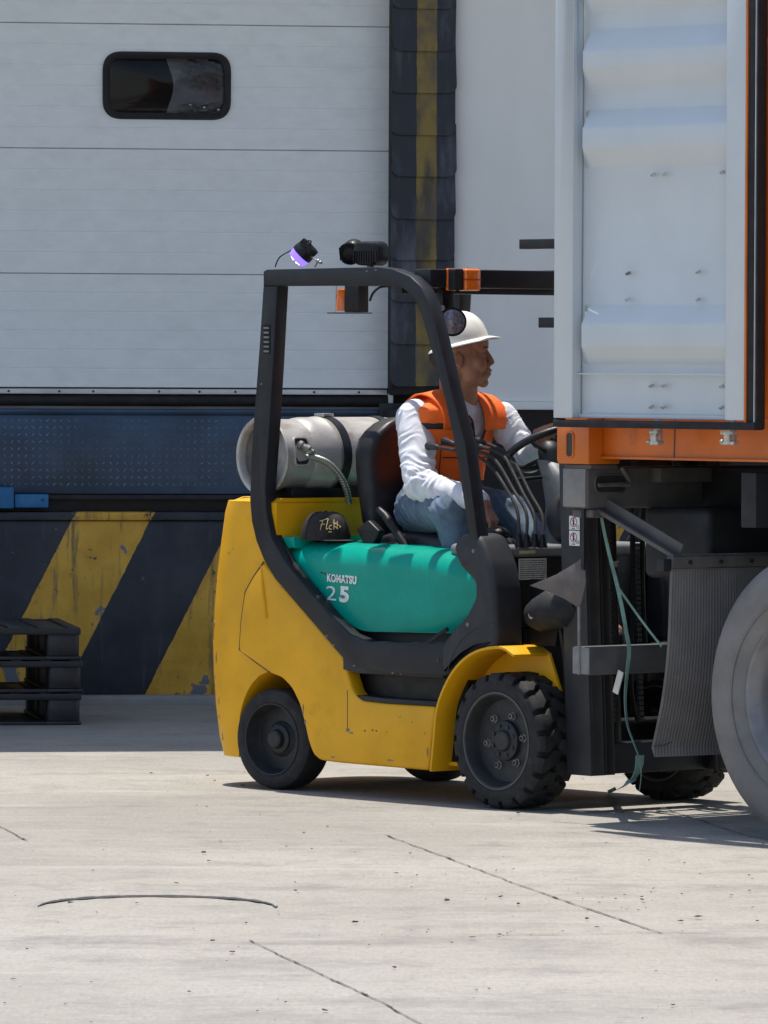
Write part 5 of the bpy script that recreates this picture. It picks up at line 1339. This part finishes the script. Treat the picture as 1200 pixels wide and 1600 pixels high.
sleeve(Rs, Re, Rw+(Re-Rw)*.03, .083, .063, .044); mb.cap(nb+Vector((-.01, -.04, -.02)), Rs+Vector((0, 0, .005)), .055, .062)
sleeve(Ls, Le, Lw, .072, .056, .038); mb.cap(nb+Vector((-.01, .06, -.02)), Ls+Vector((0, 0, .005)), .055, .058)
def arm_wr(co):
    # creases running round the sleeve, deepest at the elbows
    d = 0
    for a, b, c in ((Rs, Re, Rw), (Ls, Le, Lw)):
        for p, q in ((a, b), (b, c)):
            ax = q-p; t = (co-p).dot(ax)/ax.length_squared
            if -.1 < t < 1.1 and (co-(p+ax*t)).length < .085:
                s_ = t*ax.length; el = math.exp(-((co-b).length/.13)**2)
                w_ = noise.noise(Vector((s_*34+noise.noise(co*14)*1.6, (co.x+co.z)*5, co.y*6)))
                d = max(d, 0) + (abs(w_)*-.020+.007)*(.3+el)
    return d+noise.noise(co*22)*.0022
kid(remesh(mb, 'shirt', 'shirt', person, .005, 3, disp=arm_wr))
# vest shell, open at the front
def vest(off, zlo, zhi, name, m_, opn=True, th_=.006, wr=True):
    mb = MB(); rows = []
    lv = []
    for i in range(len(rsh)-1):
        for k in range(6): t = k/6; lv.append(tuple(rsh[i][j]*(1-t)+rsh[i+1][j]*t for j in range(4)))
    lv.append(rsh[-1])
    for (z, u, a, b) in lv:
        if not zlo <= z <= zhi: continue
        w_ = .06 if z < 1.40 else (.06+(z-1.40)*1.6 if z < 1.52 else .25+(z-1.52)*7)
        w_ = min(w_, 1.25)
        row = tring(z, u, a, b, off, 96, w_, 2*math.pi-w_)
        if wr: row = [p+(p-Vector((u, .535, z))).normalized()*(noise.noise(Vector((p.x*16, p.y*16, p.z*5)))*.010+noise.noise(Vector((p.x*30, p.y*30, p.z*40)))*.004) for p in row]
        rows.append(row)
    mb.loft(rows, cap=False, closed=False)
    o_ = mb.build(name, m_, None, sharp=80)
    sm = o_.modifiers.new('t', 'SOLIDIFY'); sm.thickness = th_; sm.offset = 1
    return kid(o_)
vs_ = vest(.012, 1.255, 1.70, 'vest', 'vest')
bd = vest(.0195, 1.470, 1.500, 'vest_band', 'strapblack', th_=.002); bd.parent = vs_
# shoulder straps of the vest running over the shoulders
mb = MB(); rows = []
for s_, P0 in ((-1, Rs), (1, Ls)):
    rows = []
    for k in range(15):
        t = math.pi*(-.06+1.12*k/14)                     # front to back over the shoulder
        c_ = Vector((-.865, .535+s_*.105, 1.50)); row = []
        for j in range(7):
            lat = (j/6-.45)*.125; rad = .122-.055*(j/6 if s_ > 0 else j/6)*.6
            up_h = (.133-.30*abs(lat+.055)**1.0*.55)
            p = c_+Vector((math.cos(t)*(.138), s_*lat, math.sin(t)*up_h))
            row.append(p+Vector((0, 0, noise.noise(p*18)*.004)))
        rows.append(row)
    mb.loft(rows, cap=False, closed=False)
st_ = mb.build('vest_shoulder', 'vest', None, sharp=80); sm = st_.modifiers.new('t', 'SOLIDIFY'); sm.thickness = .006; sm.offset = 1
kid(st_).parent = vs_
# dark piping along the edges, zip, pocket flap and small pale patches
def onv(z, a_, off):
    for i in range(len(rsh)-1):
        if rsh[i][0] <= z <= rsh[i+1][0]:
            t = (z-rsh[i][0])/(rsh[i+1][0]-rsh[i][0]); q = [rsh[i][j]*(1-t)+rsh[i+1][j]*t for j in range(4)]; break
    return tring(z, q[1], q[2], q[3], off, 1, a_, a_+.001)[0]
mb = MB()
for sg_ in (-1, 1):
    pts = []
    for k in range(16):
        z = 1.26+k*.018; w_ = .06 if z < 1.40 else (.06+(z-1.40)*1.6 if z < 1.52 else .25+(z-1.52)*7)
        pts.append(onv(z, sg_*w_, .020))
    mb.tube(pts, .0035, 6)
for sg_, zc in ((-1, 1.36), (1, 1.36)):
    mb.tube([onv(zc, sg_*a_, .021) for a_ in (.25, .45, .65, .85)], .0022, 5)
    mb.tube([onv(z_, sg_*.9, .021) for z_ in (1.27, 1.32, 1.38, 1.44)], .0022, 5)
kid(mb.build('vest_piping', 'strapblack', None)).parent = vs_
M['patch'] = mat('pale_patch', (.85, .45, .32), .6)
mb = MB()
for sg_ in (-1, 1):
    c4 = [onv(z_, sg_*a_, .0245) for z_, a_ in ((1.515, .42), (1.515, .60), (1.545, .52), (1.545, .50))]; mb.faces(c4, [(0, 1, 2, 3)])
kid(mb.build('vest_patch', 'patch', None)).parent = vs_
# jeans and belt
mb = MB()
mb.loft([tring(1.06, -.93, .175, .14), tring(1.13, -.93, .178, .145), tring(1.22, -.925, .170, .136)])
for h_, k_, a_ in ((Rh, Rk, Ra), (Lh, Lk, La)):
    mb.cap(h_, k_, .112, .078, 20); mb.cap(k_, a_, .074, .060, 20)
def jw(co):
    d = 0
    for h_, k_ in ((Rh, Rk), (Lh, Lk)):
        el = math.exp(-((co-k_).length/.12)**2)+math.exp(-((co-h_).length/.14)**2)
        d += el*(.003-abs(noise.noise(Vector((co.x*20+co.z*26, co.y*14, co.z*10))))*.022)
    return d+noise.noise(co*20)*.003
kid(remesh(mb, 'jeans', 'jeans', person, .006, 3, disp=jw))
mb = MB(); mb.loft([tring(1.215, -.925, .176, .142), tring(1.25, -.92, .176, .140)], cap=False)
b_ = mb.build('belt', 'strapblack', None); b_.modifiers.new('t', 'SOLIDIFY').thickness = .01; kid(b_)
mb = MB()
for a in (Ra, La): mb.cap(a+Vector((-.01, 0, .02)), a+Vector((-.01, 0, -.06)), .052, .050); mb.cap(a+Vector((0, 0, -.07)), a+Vector((.18, 0, -.085)), .045, .038)
kid(remesh(mb, 'boots', 'vinyl', person, .006, 2))
# hair, brows, eyes
mb = MB(); mb.ell(H(-.036, 0, -.006), (.094, .0860, .086), HR); kid(mb.build('hair', 'hair', None))
for s_ in (-1, 1): kid(MB().tube([H(.074, s_*.048, .010), H(.090, s_*.036, .016), H(.098, s_*.018, .013)], [.002, .0042, .003], 8).build('eyebrow', 'hair', None))
for s_ in (-1, 1): kid(MB().ell(H(.083, s_*.031, -.010), (.0100, .0130, .0052), HR).build('eye', 'eye', None))
M['lip'] = mat('lip_skin', (.25, .085, .065), .5)
mb = MB()
mb.ell(H(.0985, 0, -.0722), (.0120, .021, .0040), HR); mb.ell(H(.0945, 0, -.0870), (.0122, .019, .0046), HR)
kid(mb.build('lips', 'lip', None))
# hard hat
HH = HM @ Matrix.Translation((-.003, 0, .036)) @ Matrix.Rotation(R(-10), 4, 'Y')
def hp3(x, y, z): return HH @ Vector((x, y, z))
mb = MB(); rings = []; n_ = 72
ax_, ay_, hz_ = .109, .096, .110
for i in range(15):
    t = i/14*math.pi/2; row = []
    cz_, rr_ = hz_*math.sin(t)**1.05, max(.004, math.cos(t)**.80)
    for k in range(n_):
        a = 2*math.pi*k/n_; y = ay_*rr_*math.sin(a); x = ax_*rr_*math.cos(a)
        rid = .0075*math.exp(-(y/.016)**2)*min(1, math.sin(t)*2.2)+.004*math.exp(-((abs(y)-.045)/.010)**2)*min(1, math.sin(t)*1.6)*(1 if i < 12 else .3)
        row.append(hp3(x, y, cz_+rid))
    rings.append(row)
flare = []
for off, z in ((.003, .001), (.010, -.005), (.015, -.010), (.015, -.013), (.008, -.010), (-.001, -.003), (-.003, .002)):
    row = []
    for k in range(n_):
        a = 2*math.pi*k/n_; f = max(0, math.cos(a))**3; vis = .030*f
        q = max(0, (off)/.015); row.append(hp3((ax_+off)*math.cos(a)+vis*q, (ay_+off)*math.sin(a), z-.006*f*q))
    flare.append(row)
mb.loft(flare[::-1]+rings)
kid(mb.build('hard_hat', 'helmet', None, sharp=60))
